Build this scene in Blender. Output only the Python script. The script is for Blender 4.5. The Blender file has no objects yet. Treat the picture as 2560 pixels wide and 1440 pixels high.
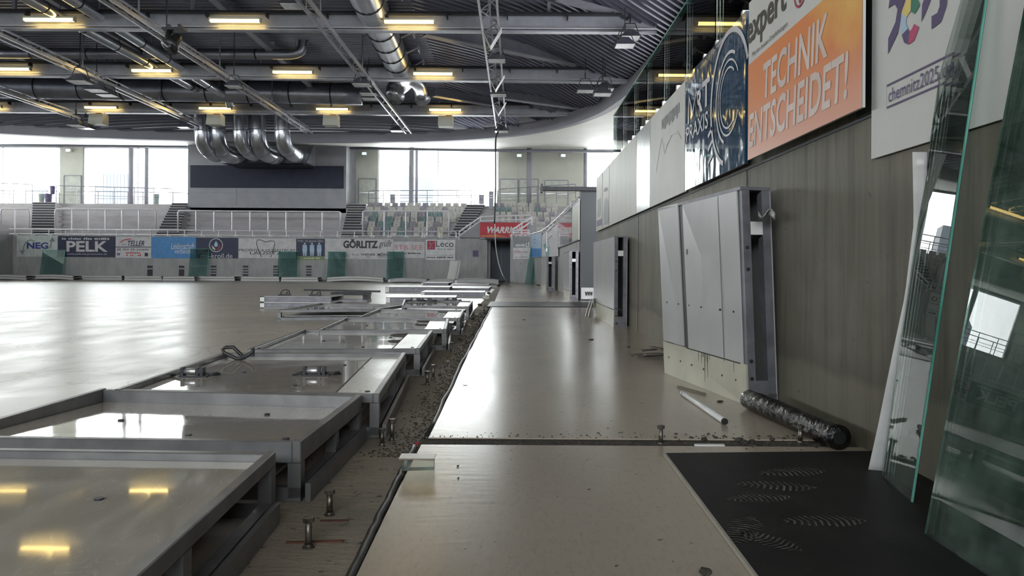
import bpy, math, random
from mathutils import Vector, Matrix
random.seed(7)
S = bpy.context.scene
COL = S.collection
V3 = Vector

# ------------------------------------------------------------------ camera, light, exposure
F = 1850.0            # focal length in pixels of a 2560 px wide frame
H = 0.75              # eye height
VX, VY = 1290.0, 670.0
ROLL = 0.0061
CR, SR = math.cos(ROLL), math.sin(ROLL)
cam_data = bpy.data.cameras.new('camera')
cam = bpy.data.objects.new('camera', cam_data)
COL.objects.link(cam)
cam.location = (0, 0, H)
cam.rotation_euler = (Matrix.Rotation(math.pi / 2, 3, 'X') @ Matrix.Rotation(ROLL, 3, 'Z')).to_euler()
cam_data.sensor_width = 36.0
cam_data.lens = F / 2560.0 * 36.0
cam_data.shift_x = (1280 - VX) / 2560.0
cam_data.shift_y = (VY - 720) / 2560.0
cam_data.clip_start = 0.02
cam_data.clip_end = 2000
S.camera = cam

world = bpy.data.worlds.new('overcast_sky')
S.world = world
world.use_nodes = True
wn = world.node_tree
bg = wn.nodes['Background']
bg.inputs['Color'].default_value = (0.96, 0.98, 1.0, 1)
bg.inputs['Strength'].default_value = 9.0

def portal(name, loc, rot, sx, sy):
    d = bpy.data.lights.new(name, 'AREA')
    d.shape = 'RECTANGLE'; d.size = sx; d.size_y = sy
    d.cycles.is_portal = True
    o = bpy.data.objects.new(name, d); COL.objects.link(o)
    o.location = loc; o.rotation_euler = rot
    return o
portal('window_daylight_far', (-14, 52.6, 7.0), (-math.pi / 2, 0, 0), 60, 4.4)
portal('window_daylight_left', (-44.4, 20, 6.8), (0, -math.pi / 2, 0), 4.6, 66)
portal('window_daylight_back', (-14, -13.4, 6.8), (math.pi / 2, 0, 0), 60, 4.6)

S.view_settings.view_transform = 'Standard'
S.view_settings.look = 'None'
S.view_settings.gamma = 1.0
S.view_settings.exposure = 0.68
S.view_settings.use_curve_mapping = False
S.cycles.max_bounces = 10
S.cycles.transparent_max_bounces = 16
S.cycles.use_denoising = True
S.cycles.sample_clamp_indirect = 6.0
S.cycles.caustics_reflective = False
S.cycles.caustics_refractive = False

# ------------------------------------------------------------------ picture -> place
def ray(px, py):
    dx, dy = px - VX, VY - py
    return (dx * CR - dy * SR) / F, (dx * SR + dy * CR) / F
def at(px, py, Y):
    a, b = ray(px, py); return V3((a * Y, Y, H + b * Y))
def zp(px, py, Z=0.0):
    a, b = ray(px, py); Y = (Z - H) / b; return V3((a * Y, Y, Z))
def wx(px, py, X):
    a, b = ray(px, py); Y = X / a; return V3((X, Y, H + b * Y))

# ------------------------------------------------------------------ mesh building
ORG = {}
class MB:
    def __init__(s): s.v = []; s.f = []
    def add(s, vs, fs):
        n = len(s.v); s.v += [V3(a) for a in vs]; s.f += [tuple(i + n for i in f) for f in fs]; return s
    def bx(s, x0, y0, z0, x1, y1, z1):
        return s.add([(x0,y0,z0),(x1,y0,z0),(x1,y1,z0),(x0,y1,z0),(x0,y0,z1),(x1,y0,z1),(x1,y1,z1),(x0,y1,z1)],
                     [(3,2,1,0),(4,5,6,7),(0,1,5,4),(1,2,6,5),(2,3,7,6),(3,0,4,7)])
    def box(s, c, d, R=None):
        c = V3(c); vs = []
        for k in ((-1,-1,-1),(1,-1,-1),(1,1,-1),(-1,1,-1),(-1,-1,1),(1,-1,1),(1,1,1),(-1,1,1)):
            p = V3((k[0]*d[0]/2, k[1]*d[1]/2, k[2]*d[2]/2))
            vs.append(c + (R @ p if R else p))
        return s.add(vs, [(3,2,1,0),(4,5,6,7),(0,1,5,4),(1,2,6,5),(2,3,7,6),(3,0,4,7)])
    def bar(s, p, q, w, h, up=(0,0,1)):
        p, q = V3(p), V3(q); d = (q - p); L = d.length; d.normalize()
        x = d.cross(V3(up)).normalized(); z = x.cross(d)
        R = Matrix((x, d, z)).transposed()
        return s.box((p + q) / 2, (w, L, h), R)
    def hexa(s, b, t):
        return s.add(list(b) + list(t), [(3,2,1,0),(4,5,6,7),(0,1,5,4),(1,2,6,5),(2,3,7,6),(3,0,4,7)])
    def prism(s, pts, vec):
        n = len(pts); pts = [V3(p) for p in pts]; vec = V3(vec)
        fs = [tuple(range(n - 1, -1, -1)), tuple(range(n, 2 * n))]
        fs += [(i, (i + 1) % n, n + (i + 1) % n, n + i) for i in range(n)]
        return s.add(pts + [p + vec for p in pts], fs)
    def quad(s, *pts): return s.add(pts, [tuple(range(len(pts)))])
    def tube(s, pts, r, n=10, closed=False, caps=True):
        pts = [V3(p) for p in pts]; m = len(pts)
        rs = r if isinstance(r, (list, tuple)) else [r] * m
        T = []
        for i in range(m):
            a = pts[(i - 1) % m] if (closed or i > 0) else pts[i]
            b = pts[(i + 1) % m] if (closed or i < m - 1) else pts[i]
            T.append((b - a).normalized())
        u = T[0].cross(V3((0, 0, 1)))
        if u.length < 1e-3: u = T[0].cross(V3((1, 0, 0)))
        u.normalize(); vs = []
        for i in range(m):
            u = (u - T[i] * u.dot(T[i])).normalized(); w = T[i].cross(u)
            for k in range(n):
                a = 2 * math.pi * k / n
                vs.append(pts[i] + (u * math.cos(a) + w * math.sin(a)) * rs[i])
        fs = []
        for i in range(m if closed else m - 1):
            j = (i + 1) % m
            for k in range(n):
                l = (k + 1) % n
                fs.append((i*n + k, i*n + l, j*n + l, j*n + k))
        if not closed and caps:
            fs.append(tuple(range(n - 1, -1, -1))); fs.append(tuple((m - 1) * n + k for k in range(n)))
        return s.add(vs, fs)
    def cyl(s, p, q, r, n=12): return s.tube([p, q], r, n)
    def lathe(s, c, axis, prof, n=16):
        c = V3(c); axis = V3(axis).normalized()
        return s.tube([c + axis * h for h, r in prof], [max(r, 1e-4) for h, r in prof], n)
    def sheet(s, P, nu, nv, t=0.0):
        vs = [P(i / nu, j / nv) for j in range(nv + 1) for i in range(nu + 1)]
        fs = [(j*(nu+1)+i, j*(nu+1)+i+1, (j+1)*(nu+1)+i+1, (j+1)*(nu+1)+i) for j in range(nv) for i in range(nu)]
        return s.add(vs, fs)
    def build(s, name, mat, parent=None, smooth=False, bevel=0.0, solid=0.0, seg=1):
        if parent is None:
            xs = [p.x for p in s.v]; ys = [p.y for p in s.v]; zs = [p.z for p in s.v]
            org = V3(((min(xs)+max(xs))/2, (min(ys)+max(ys))/2, min(zs)))
        else:
            org = ORG[parent.name]
        me = bpy.data.meshes.new(name)
        me.from_pydata([tuple(p - org) for p in s.v], [], s.f)
        me.update()
        o = bpy.data.objects.new(name, me); COL.objects.link(o)
        me.materials.append(mat)
        if smooth:
            for p in me.polygons: p.use_smooth = True
        if parent is None: o.location = org
        else: o.parent = parent
        ORG[o.name] = org.copy()
        if solid:
            m = o.modifiers.new('thickness', 'SOLIDIFY'); m.thickness = solid; m.offset = 0
        if bevel:
            m = o.modifiers.new('bevel', 'BEVEL'); m.width = bevel; m.segments = seg; m.limit_method = 'ANGLE'
        return o

def build_each(m, name, mat, parent, per, smooth=False):
    """every `per` vertices of the builder become a part of their own"""
    n = len(m.v) // per
    for k in range(n):
        q = MB(); q.v = m.v[k*per:(k+1)*per]; q.f = [tuple(i - k*per for i in f) for f in m.f if k*per <= f[0] < (k+1)*per]
        q.build(name, mat, parent, smooth)
def tag(o, label, cat, group=None, kind=None):
    o['label'] = label; o['category'] = cat
    if group: o['group'] = group
    if kind: o['kind'] = kind
    return o
def thing(name, label, cat, loc=(0, 0, 0), group=None):
    o = bpy.data.objects.new(name, None); COL.objects.link(o)
    o.empty_display_size = 0.1
    o.location = loc; ORG[o.name] = V3(loc)
    return tag(o, label, cat, group)
def struct(o):
    o['kind'] = 'structure'; return o
def dup(root, loc, rotz=0.0, label=None, group=None):
    r = root.copy(); COL.objects.link(r); r.location = loc; r.rotation_euler = (0, 0, rotz)
    if label: r['label'] = label
    if group: r['group'] = group
    ORG[r.name] = V3(loc)
    for ch in list(root.children):
        c = ch.copy(); COL.objects.link(c); c.parent = r
        for g in ch.children:
            d = g.copy(); COL.objects.link(d); d.parent = c
    return r
ORDW = ['first', 'second', 'third', 'fourth', 'fifth', 'sixth', 'seventh', 'eighth', 'ninth', 'tenth', 'eleventh', 'twelfth',
        'thirteenth', 'fourteenth', 'fifteenth', 'sixteenth']

# ------------------------------------------------------------------ lettering
def lettering(parent, text, O, U, W, box, mat, shear=0.0, bold=0.0, name='lettering', off=0.004):
    """text fitted into box (u0, w0, u1, w1) of the plane O + u U + w W"""
    cu = bpy.data.curves.new('type', 'FONT'); cu.body = text; cu.size = 1.0; cu.shear = shear; cu.offset = bold
    cu.resolution_u = 3
    ob = bpy.data.objects.new('type', cu); COL.objects.link(ob)
    bpy.context.view_layer.update()
    dg = bpy.context.evaluated_depsgraph_get()
    me0 = bpy.data.meshes.new_from_object(ob.evaluated_get(dg))
    bpy.data.objects.remove(ob); bpy.data.curves.remove(cu)
    pts = [v.co.copy() for v in me0.vertices]; fs = [tuple(p.vertices) for p in me0.polygons]
    bpy.data.meshes.remove(me0)
    x0 = min(p.x for p in pts); x1 = max(p.x for p in pts); y0 = min(p.y for p in pts); y1 = max(p.y for p in pts)
    O, U, W = V3(O), V3(U), V3(W); N = U.cross(W).normalized() * off
    u0, w0, u1, w1 = box; m = MB()
    m.add([O + U * (u0 + (p.x - x0) / (x1 - x0) * (u1 - u0)) + W * (w0 + (p.y - y0) / (y1 - y0) * (w1 - w0)) + N for p in pts], fs)
    return m.build(name, mat, parent)
def marks(parent, O, U, W, box, mat, n=12, name='lettering', off=0.004, seed=1):
    """a line of print too small to read in the photograph: short strokes"""
    rnd = random.Random(seed); O, U, W = V3(O), V3(U), V3(W); N = U.cross(W).normalized() * off
    u0, w0, u1, w1 = box; m = MB(); st = (u1 - u0) / n
    for k in range(n):
        if rnd.random() < .14: continue
        a = u0 + k * st; b = a + st * rnd.uniform(.55, .85); c = w0; d = w0 + (w1 - w0) * rnd.uniform(.6, 1)
        m.quad(*[O + U * x + W * y + N for x, y in ((a, c), (b, c), (b, d), (a, d))])
    return m.build(name, mat, parent)
def flat(m, O, U, W, pts, off=0.004):
    O, U, W = V3(O), V3(U), V3(W); N = U.cross(W).normalized() * off
    m.add([O + U * x + W * y + N for x, y in pts], [tuple(range(len(pts)))]); return m
def stroke(m, O, U, W, pts, w, off=0.004, closed=False):
    """a flat ribbon along a line of plane points"""
    O, U, W = V3(O), V3(U), V3(W); N = U.cross(W).normalized() * off
    P = [V3((a, b, 0)) for a, b in pts]; n = len(P); L = []
    for i in range(n):
        a = P[(i-1) % n] if closed or i else P[i]; b = P[(i+1) % n] if closed or i < n-1 else P[i]
        t = (b - a).normalized(); q = V3((-t.y, t.x, 0)) * w / 2
        L.append((P[i] + q, P[i] - q))
    for i in range(n if closed else n - 1):
        a, b = L[i], L[(i+1) % n]
        m.add([O + U * p.x + W * p.y + N for p in (a[1], b[1], b[0], a[0])], [(0, 1, 2, 3)])
    return m
def arc(cx, cy, r, a0, a1, n=24, ry=None):
    ry = r if ry is None else ry
    return [(cx + r * math.cos(math.radians(a0 + (a1 - a0) * i / n)), cy + ry * math.sin(math.radians(a0 + (a1 - a0) * i / n))) for i in range(n + 1)]
def spline(pts, n=8):
    P = [V3(p) for p in pts]; out = []
    for i in range(len(P) - 1):
        a = P[max(i-1, 0)]; b = P[i]; c = P[i+1]; d = P[min(i+2, len(P)-1)]
        for k in range(n):
            t = k / n
            out.append(0.5 * ((2*b) + (c - a)*t + (2*a - 5*b + 4*c - d)*t*t + (3*b - a - 3*c + d)*t**3))
    out.append(P[-1]); return out

# ------------------------------------------------------------------ materials
class NT:
    def __init__(s, name):
        s.m = bpy.data.materials.new(name); s.m.use_nodes = True; s.t = s.m.node_tree
        s.b = s.t.nodes['Principled BSDF']; s.out = s.t.nodes['Material Output']
    def n(s, typ, **kw):
        x = s.t.nodes.new(typ)
        for k, v in kw.items(): setattr(x, k, v)
        return x
    def l(s, a, b): s.t.links.new(a, b)
    def pos(s, scale=(1, 1, 1)):
        g = s.n('ShaderNodeNewGeometry'); mp = s.n('ShaderNodeMapping'); mp.inputs['Scale'].default_value = scale
        s.l(g.outputs['Position'], mp.inputs['Vector']); return mp.outputs['Vector']
    def noise(s, scale, stretch=(1, 1, 1), detail=4, rough=.55, dist=0.0):
        t = s.n('ShaderNodeTexNoise'); t.inputs['Scale'].default_value = scale; t.inputs['Detail'].default_value = detail
        t.inputs['Roughness'].default_value = rough; t.inputs['Distortion'].default_value = dist
        s.l(s.pos(stretch), t.inputs['Vector']); return t.outputs['Fac']
    def ramp(s, fac, stops):
        r = s.n('ShaderNodeValToRGB'); e = r.color_ramp.elements
        while len(e) < len(stops): e.new(.5)
        for k, (p, c) in enumerate(stops):
            e[k].position = p; e[k].color = (c, c, c, 1) if isinstance(c, (int, float)) else (*c, 1)
        s.l(fac, r.inputs['Fac']); return r.outputs['Color']
    def rng(s, fac, lo, hi):
        x = s.n('ShaderNodeMapRange'); x.inputs['From Min'].default_value = .3; x.inputs['From Max'].default_value = .7
        x.inputs['To Min'].default_value = lo; x.inputs['To Max'].default_value = hi; s.l(fac, x.inputs['Value']); return x.outputs['Result']
    def mix(s, fac, a, b, typ='MIX'):
        x = s.n('ShaderNodeMix', data_type='RGBA', blend_type=typ)
        if isinstance(fac, (int, float)): x.inputs['Factor'].default_value = fac
        else: s.l(fac, x.inputs['Factor'])
        for k, c in (('A', a), ('B', b)):
            sk = [i for i in x.inputs if i.name == k and i.type == 'RGBA'][0]
            if isinstance(c, tuple): sk.default_value = (*c, 1)
            else: s.l(c, sk)
        return [o for o in x.outputs if o.type == 'RGBA'][0]
    def bump(s, fac, strength, dist=.01, prev=None):
        b = s.n('ShaderNodeBump'); b.inputs['Strength'].default_value = strength; b.inputs['Distance'].default_value = dist
        s.l(fac, b.inputs['Height'])
        if prev is not None: s.l(prev, b.inputs['Normal'])
        s.l(b.outputs['Normal'], s.b.inputs['Normal']); return b.outputs['Normal']
    def set(s, col=None, rough=None, metal=None, coat=None, coat_r=None, spec=None):
        for k, v in (('Base Color', col), ('Roughness', rough), ('Metallic', metal), ('Coat Weight', coat), ('Coat Roughness', coat_r), ('Specular IOR Level', spec)):
            if v is None: continue
            if isinstance(v, tuple): s.b.inputs[k].default_value = (*v, 1)
            elif isinstance(v, (int, float)): s.b.inputs[k].default_value = v
            else: s.l(v, s.b.inputs[k])
        return s.m
def pm(name, col, rough=.5, metal=0.0, col2=None, scale=4, stretch=(1, 1, 1), lohi=(.35, .65), bump=0.0, bscale=60, coat=0.0, spec=None):
    t = NT(name)
    c2 = col2 or tuple(x * .8 for x in col)
    c = t.mix(t.ramp(t.noise(scale, stretch), [(lohi[0], 0), (lohi[1], 1)]), col, c2)
    if bump: t.bump(t.noise(bscale), bump)
    return t.set(c, rough, metal, coat, spec=spec)
def emit(name, col, strength):
    t = NT(name); t.set(col, .5)
    t.b.inputs['Emission Color'].default_value = (*col, 1); t.b.inputs['Emission Strength'].default_value = strength
    return t.m
def pane(name, tint, ior=1.5, rough=0.0, scratch=0.0, haze=.01):
    t = NT(name); t.t.nodes.remove(t.b)
    tr = t.n('ShaderNodeBsdfTransparent'); tr.inputs['Color'].default_value = (*tint, 1)
    gl = t.n('ShaderNodeBsdfGlossy'); gl.inputs['Roughness'].default_value = rough
    fr = t.n('ShaderNodeFresnel'); fr.inputs['IOR'].default_value = ior
    mx = t.n('ShaderNodeMixShader')
    t.l(fr.outputs[0], mx.inputs[0]); t.l(tr.outputs[0], mx.inputs[1]); t.l(gl.outputs[0], mx.inputs[2])
    last = mx.outputs[0]
    if scratch:
        df = t.n('ShaderNodeBsdfDiffuse'); df.inputs['Color'].default_value = (.52, .68, .60, 1)
        m2 = t.n('ShaderNodeMixShader')
        f = t.ramp(t.noise(5, (1, 1, .6), 6, .7), [(.42, haze), (.72, scratch)])
        t.l(f, m2.inputs[0]); t.l(last, m2.inputs[1]); t.l(df.outputs[0], m2.inputs[2]); last = m2.outputs[0]
    t.l(last, t.out.inputs['Surface']); return t.m

def mat_wall_concrete(name, a, b, c, stretch=(3, 3, .35)):
    t = NT(name)
    big = t.ramp(t.noise(.55, (1, 1, .8), 3), [(.35, 0), (.65, 1)])
    col = t.mix(big, a, b)
    streak = t.ramp(t.noise(2.2, stretch, 6, .65), [(.42, 0), (.7, 1)])
    col = t.mix(streak, col, c)
    dots = t.ramp(t.noise(14, (1, 1, .6), 2), [(.69, 0), (.74, 1)])
    col = t.mix(dots, col, tuple(x * .4 for x in c))
    t.bump(t.noise(30, (1, 1, .5), 6), .15, .01)
    return t.set(col, t.ramp(streak, [(0, .5), (1, .68)]), 0)
def mat_floor(name, a, b, speck, rough, bscale=1.0, speckth=(.70, .73), rspread=.12, bstr=.08, crack=0.0, stretch=(1, 1, 1), bs=(18, 1, 2.2)):
    t = NT(name)
    col = t.mix(t.ramp(t.noise(1.1 * bscale, stretch, 5), [(.35, 0), (.68, 1)]), a, b)
    col = t.mix(t.ramp(t.noise(26, (1, 1, 1), 3, .6), [(speckth[0], 0), (speckth[1], 1)]), col, speck)
    col = t.mix(t.ramp(t.noise(60, (1, .3, 1), 6, .75), [(.5, 0), (.85, .4)]), col, tuple(x * 2.2 for x in speck))
    if crack:
        vo = t.n('ShaderNodeTexNoise'); vo.inputs['Scale'].default_value = 1.6; vo.inputs['Detail'].default_value = 8
        vo.inputs['Distortion'].default_value = .6
        t.l(t.pos((1, .5, 1)), vo.inputs['Vector'])
        col = t.mix(t.ramp(vo.outputs['Fac'], [(.485, 0), (.5, crack), (.515, 0)]), col, tuple(x * .5 for x in b))
    r = t.rng(t.noise(2.5, (1, .5, 1), 3), rough - rspread, rough + rspread)
    t.bump(t.noise(bs[0], (bs[1], bs[2], 1), 4), bstr, .01)
    return t.set(col, r, 0, spec=.6)

M = {}
def mat_stained():
    t = NT('stained_concrete')
    col = t.mix(t.ramp(t.noise(.9, (1, 1, .7), 4), [(.36, 0), (.62, 1)]), (.17, .148, .112), (.115, .108, .083))
    col = t.mix(t.ramp(t.noise(.7, (1, 1, 1.3), 5, .6), [(.52, 0), (.72, .75)]), col, (.225, .21, .185))
    st = t.ramp(t.noise(3.0, (3, 3, .22), 7, .7), [(.46, 0), (.72, .85)])
    col = t.mix(st, col, (.055, .05, .042))
    fine = t.ramp(t.noise(9, (3, 3, .12), 4, .6), [(.4, 0), (.75, .35)])
    col = t.mix(fine, col, (.215, .20, .17))
    g = t.n('ShaderNodeNewGeometry'); sp = t.n('ShaderNodeSeparateXYZ'); t.l(g.outputs['Position'], sp.inputs[0])
    ad = t.n('ShaderNodeMath', operation='ADD'); ml = t.n('ShaderNodeMath', operation='MULTIPLY'); ml.inputs[1].default_value = .25
    t.l(t.noise(1.6, (1, 1, .3), 5), ml.inputs[0]); t.l(sp.outputs['Z'], ad.inputs[0]); t.l(ml.outputs[0], ad.inputs[1])
    col = t.mix(t.ramp(ad.outputs[0], [(.38, .38), (.46, .0)]), col, (.20, .185, .135))
    col = t.mix(t.ramp(ad.outputs[0], [(.39, 0), (.43, .5), (.55, 0)]), col, (.07, .065, .055))
    dots = t.ramp(t.noise(17, (1, 1, .7), 3, .6), [(.70, 0), (.74, 1)])
    col = t.mix(dots, col, (.035, .032, .028))
    t.bump(t.noise(30, (1, 1, .5), 6), .15, .01)
    return t.set(col, .55, 0, spec=.3)
M['wall'] = mat_stained()
M['wall_far'] = mat_wall_concrete('pale_concrete', (.42, .40, .40), (.36, .38, .38), (.30, .29, .30), (1.2, 1.2, .4))
M['block'] = mat_wall_concrete('grey_render', (.36, .36, .39), (.32, .33, .36), (.30, .30, .33), (.6, .6, .6))
M['terrace'] = mat_wall_concrete('terrace_concrete', (.50, .47, .49), (.46, .44, .46), (.40, .38, .40), (.5, .5, 1))
M['slab'] = mat_floor('worn_floor_coating', (.45, .378, .305), (.385, .33, .27), (.06, .05, .04), .24, 1.0, (.69, .73), .025, .06, 0, (1, .45, 1), (14, .5, 2.0))
M['rink'] = mat_floor('rink_concrete', (.52, .475, .43), (.40, .37, .34), (.16, .14, .13), .335, .6, (.74, .8), .045, .22, .55, (.25, 1, 1), (5, .22, 1.6))
M['strip'] = mat_floor('dirty_strip', (.31, .255, .195), (.17, .155, .125), (.035, .03, .026), .75, 2.2, (.62, .72), .08, .6)
M['dirt'] = mat_floor('black_dirt', (.05, .043, .035), (.02, .018, .015), (.12, .09, .06), .85, 8, (.62, .7), .1, .8)
M['deck'] = pm('roof_sheet', (.19, .20, .25), .32, .6, (.16, .17, .215), 1.2)
M['steel'] = pm('painted_steel', (.30, .31, .36), .45, .3, (.25, .26, .30), 3)
M['steel_light'] = pm('light_steel', (.46, .47, .52), .35, .35, (.38, .39, .44), 3)
M['alu'] = pm('aluminium', (.72, .72, .75), .3, .8, (.6, .6, .64), 6)
M['dark'] = pm('dark_metal', (.035, .036, .045), .5, .2, (.02, .02, .025), 8)
M['black'] = pm('black_plastic', (.014, .014, .015), .4, 0, (.022, .022, .022), 8)
M['soffit'] = pm('white_soffit', (.80, .80, .74), .6, 0, (.74, .75, .68), .8)
M['fascia'] = pm('fascia_paint', (.40, .39, .44), .5, 0, (.35, .35, .4), 1)
M['white'] = pm('white_paint', (.80, .80, .80), .4, 0, (.74, .74, .74), 3)
M['cream'] = pm('cream_panel', (.66, .66, .58), .5, 0, (.60, .61, .54), 1)
M['galv'] = pm('galvanised_duct', (.62, .64, .68), .24, .92, (.50, .52, .56), 2.5, (1, 1, 1), bump=.02)
M['galv_dark'] = pm('dull_galvanised_duct', (.42, .44, .50), .34, .85, (.34, .36, .42), 2.5)
M['tube'] = emit('warm_tube', (1.0, .74, .26), 5.0)
M['window'] = pane('window_glass', (.97, .99, .98), 1.45)
M['railglass'] = pane('balustrade_glass', (.86, .94, .90), 1.3)
M['greenglass'] = pane('green_glass', (.66, .80, .79), 1.6, 0, .10)
M['darkedge'] = pm('dark_glass_edge', (.03, .11, .09), .15, 0, (.06, .20, .16), 3)
M['glassedge'] = pm('glass_edge', (.08, .34, .27), .15, 0, (.25, .62, .52), 3)
M['navy'] = pm('navy_cloth', (.026, .031, .055), .75, 0, (.034, .038, .066), 2)
M['rail'] = pm('rail_paint', (.74, .72, .76), .35, .2, (.68, .66, .7), 5)
# ================================================================== THE SETTING
XW = 1.47                     # face of the concrete wall on the right
ZW = 2.37                     # its height
# ---- floors
e = [zp(890, 1440), zp(1045, 1115), zp(1075, 1092), zp(1155, 915), zp(1230, 770), zp(1252, 716)]
slope = (e[1].x - e[0].x) / (e[1].y - e[0].y)
def edge_x(y):
    if y <= e[1].y: return e[0].x + slope * (y - e[0].y)
    for a, b in zip(e[1:], e[2:]):
        if y <= b.y: return a.x + (b.x - a.x) * (y - a.y) / (b.y - a.y)
    return e[-1].x
def slab(y0, y1, name, xr, z0=-.05, z1=0.0):
    ys = [y0 + (y1 - y0) * i / 24 for i in range(25)]
    rnd = random.Random(int(y0 * 10) + 50)
    jag = [edge_x(y) + (rnd.uniform(-.006, .006) if y > 1 else 0) for y in ys]
    m = MB(); m.prism([(x, y, z0) for x, y in zip(jag, ys)] + [(xr, y1, z0), (xr, y0, z0)], (0, 0, z1 - z0))
    return struct(m.build(name, M['slab']))
YJ0, YJ1 = 3.135, 3.265
slab(-13, YJ0, 'floor_walkway', XW)
slab(YJ1, 14.6, 'floor_walkway', 6)
slab(14.6, 44.5, 'floor_walkway', 12)
m = MB(); m.prism([(edge_x(3.2) - .02, YJ0 - .01, -.04), (XW, YJ0 - .01, -.04), (XW, YJ1 + .01, -.04), (edge_x(3.3) - .02, YJ1 + .01, -.04)], (0, 0, .035))
struct(m.build('floor_joint', M['dirt']))
m = MB(); m.bx(-.76, -13, -.12, -.30, 40, -.02); struct(m.build('floor_strip', M['strip']))
m = MB(); m.bx(-46, -13, -.12, -.76, 41, -.02); struct(m.build('floor_rink', M['rink']))
m = MB(); m.bx(-1.8, 40.0, -.12, .3, 44.5, -.02); struct(m.build('floor_tunnel', M['strip']))
# ---- right wall, with the opening to the bench behind it
def wallbox(name, x0, y0, z0, x1, y1, z1, mat):
    m = MB(); m.bx(x0, y0, z0, x1, y1, z1); return struct(m.build(name, mat))
YE = 13.5
wallbox('wall_right', XW, -13, -.05, XW + .3, YE, ZW, M['wall'])
wallbox('trim_right_joint', XW - .006, -13, 1.385, XW, YE, 1.397, M['dark'])
m = MB()
for yy in (8.9, 4.72, -.5): m.bx(XW - .004, yy - .006, 0, XW, yy + .006, 1.4)
struct(m.build('trim_right_wall_seam', M['dark']))
m = MB(); m.bx(1.5, 17.3, -.05, 6, 17.6, 2.62); struct(m.build('wall_bench', pm('grey_green_wall', (.075, .082, .09), .6, 0, (.06, .068, .072), 1)))
plan = [(1.5, 17.6), (1.46, 22), (1.41, 25.5), (1.33, 29.5), (1.2, 33.2), (.98, 35.2), (.68, 36.98), (.2, 37.5), (-.3, 37.98)]
def curvewall(name, plan, z0, z1, t, mat):
    m = MB(); n = len(plan); out = []
    for i, (x, y) in enumerate(plan):
        a = plan[max(i - 1, 0)]; b = plan[min(i + 1, n - 1)]
        d = V3((b[0] - a[0], b[1] - a[1], 0)).normalized(); q = V3((d.y, -d.x, 0)) * t
        out.append((V3((x, y, z0)), V3((x, y, z0)) + q))
    for (a, b), (c, d) in zip(out, out[1:]):
        up = V3((0, 0, z1 - z0)); m.hexa([a, c, d, b], [a + up, c + up, d + up, b + up])
    return m.build(name, mat)
struct(curvewall('wall_corner', plan, -.05, 2.37, .3, M['wall_far']))
# ---- far wall, tunnel, left wall
YF = 40.0
wallbox('wall_far', -27.5, YF, -.05, -1.56, YF + .3, 2.37, M['wall_far'])
wallbox('wall_tunnel_left', -1.56, YF + .3, -.05, -1.4, 43, 2.3, M['wall_far'])
wallbox('wall_tunnel_right', -.3, 38.0, -.05, -.12, 43, 2.3, M['wall_far'])
wallbox('ceiling_tunnel', -1.6, 37.9, 2.28, .2, 43.2, 2.3, M['block'])
wallbox('wall_tunnel_back', -1.8, 43, -.05, .3, 43.2, 2.4, M['block'])
wallbox('wall_left', -27.5, -13, -.05, -27.2, YF, 2.37, M['wall_far'])
wallbox('wall_back', -27.5, -13.3, -.05, XW + .3, -13, 2.37, M['wall_far'])
d1 = MB()
for k in range(2): d1.bx(-1.36 + k * .53, 42.9, 0, -.86 + k * .53, 42.98, 2.1)
o = struct(d1.build('door_1', pm('blue_grey_door', (.16, .19, .26), .45, 0, (.14, .17, .23), 2)))
fr = MB(); fr.bx(-1.4, 42.86, -.02, -1.36, 42.99, 2.16); fr.bx(-.86, 42.88, 0, -.83, 42.99, 2.1); fr.bx(-.33, 42.86, -.02, -.29, 42.99, 2.16); fr.bx(-1.4, 42.86, 2.1, -.29, 42.99, 2.16)
fr.build('door_frame', M['steel'], o)
# parapet over the tunnel, with its sloping cheeks
p = MB(); p.bx(-1.95, 39.5, 2.3, .55, 39.75, 3.2)
p.prism([(-3.1, 39.5, 2.37), (-1.95, 39.5, 2.37), (-1.95, 39.5, 3.2)], (0, .25, 0))
p.prism([(.55, 39.5, 3.2), (.55, 39.5, 2.3), (1.02, 39.5, 2.35), (1.02, 39.5, 3.2)], (0, .25, 0))
struct(p.build('wall_tunnel_parapet', M['block']))
# ---- terraces
def terrace(name, prof, x0, x1, mat, swap=False):
    m = MB(); f = (lambda a, b, c: (a, b, c)) if not swap else (lambda a, b, c: (b, a, c))
    n = len(prof)
    for (a, za), (b, zb) in zip(prof, prof[1:]):
        if b > a: m.add([f(x0, a, za), f(x1, a, za), f(x1, b, za), f(x0, b, za)], [(0, 1, 2, 3)])
        if zb != za: m.add([f(x0, b, za), f(x1, b, za), f(x1, b, zb), f(x0, b, zb)], [(0, 1, 2, 3)])
    return struct(m.build(name, mat))
NR, RY, RZ, Y0, Z0 = 7, 1.0, .37, 43.0, 2.35
prof = [(YF + .3, 2.3), (Y0, 2.3)]
for k in range(NR): prof += [(Y0 + k * RY, Z0 + k * RZ + .05), (Y0 + (k + 1) * RY, Z0 + k * RZ + .05)]
prof += [(Y0 + NR * RY, 4.92), (52.2, 4.92)]
prof2 = []
for a, b in zip(prof, prof[1:]): prof2 += [a]
terr = []
z = prof[0][1]; cur = [prof[0]]
for a in prof[1:]:
    if a[1] != cur[-1][1]: cur.append((a[0], a[1]))
    else: cur.append(a)
terrace('floor_terrace_far', cur, -44, 12, M['terrace'])
def sideprof(s, x0): return [(x0 + s * 0, 2.3)] + sum([[(x0 + s * (1 + k), 2.3 + .37 * k), (x0 + s * (1 + k), 2.3 + .37 * (k + 1))] for k in range(7)], []) + [(x0 + s * 16, 4.9)]
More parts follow.
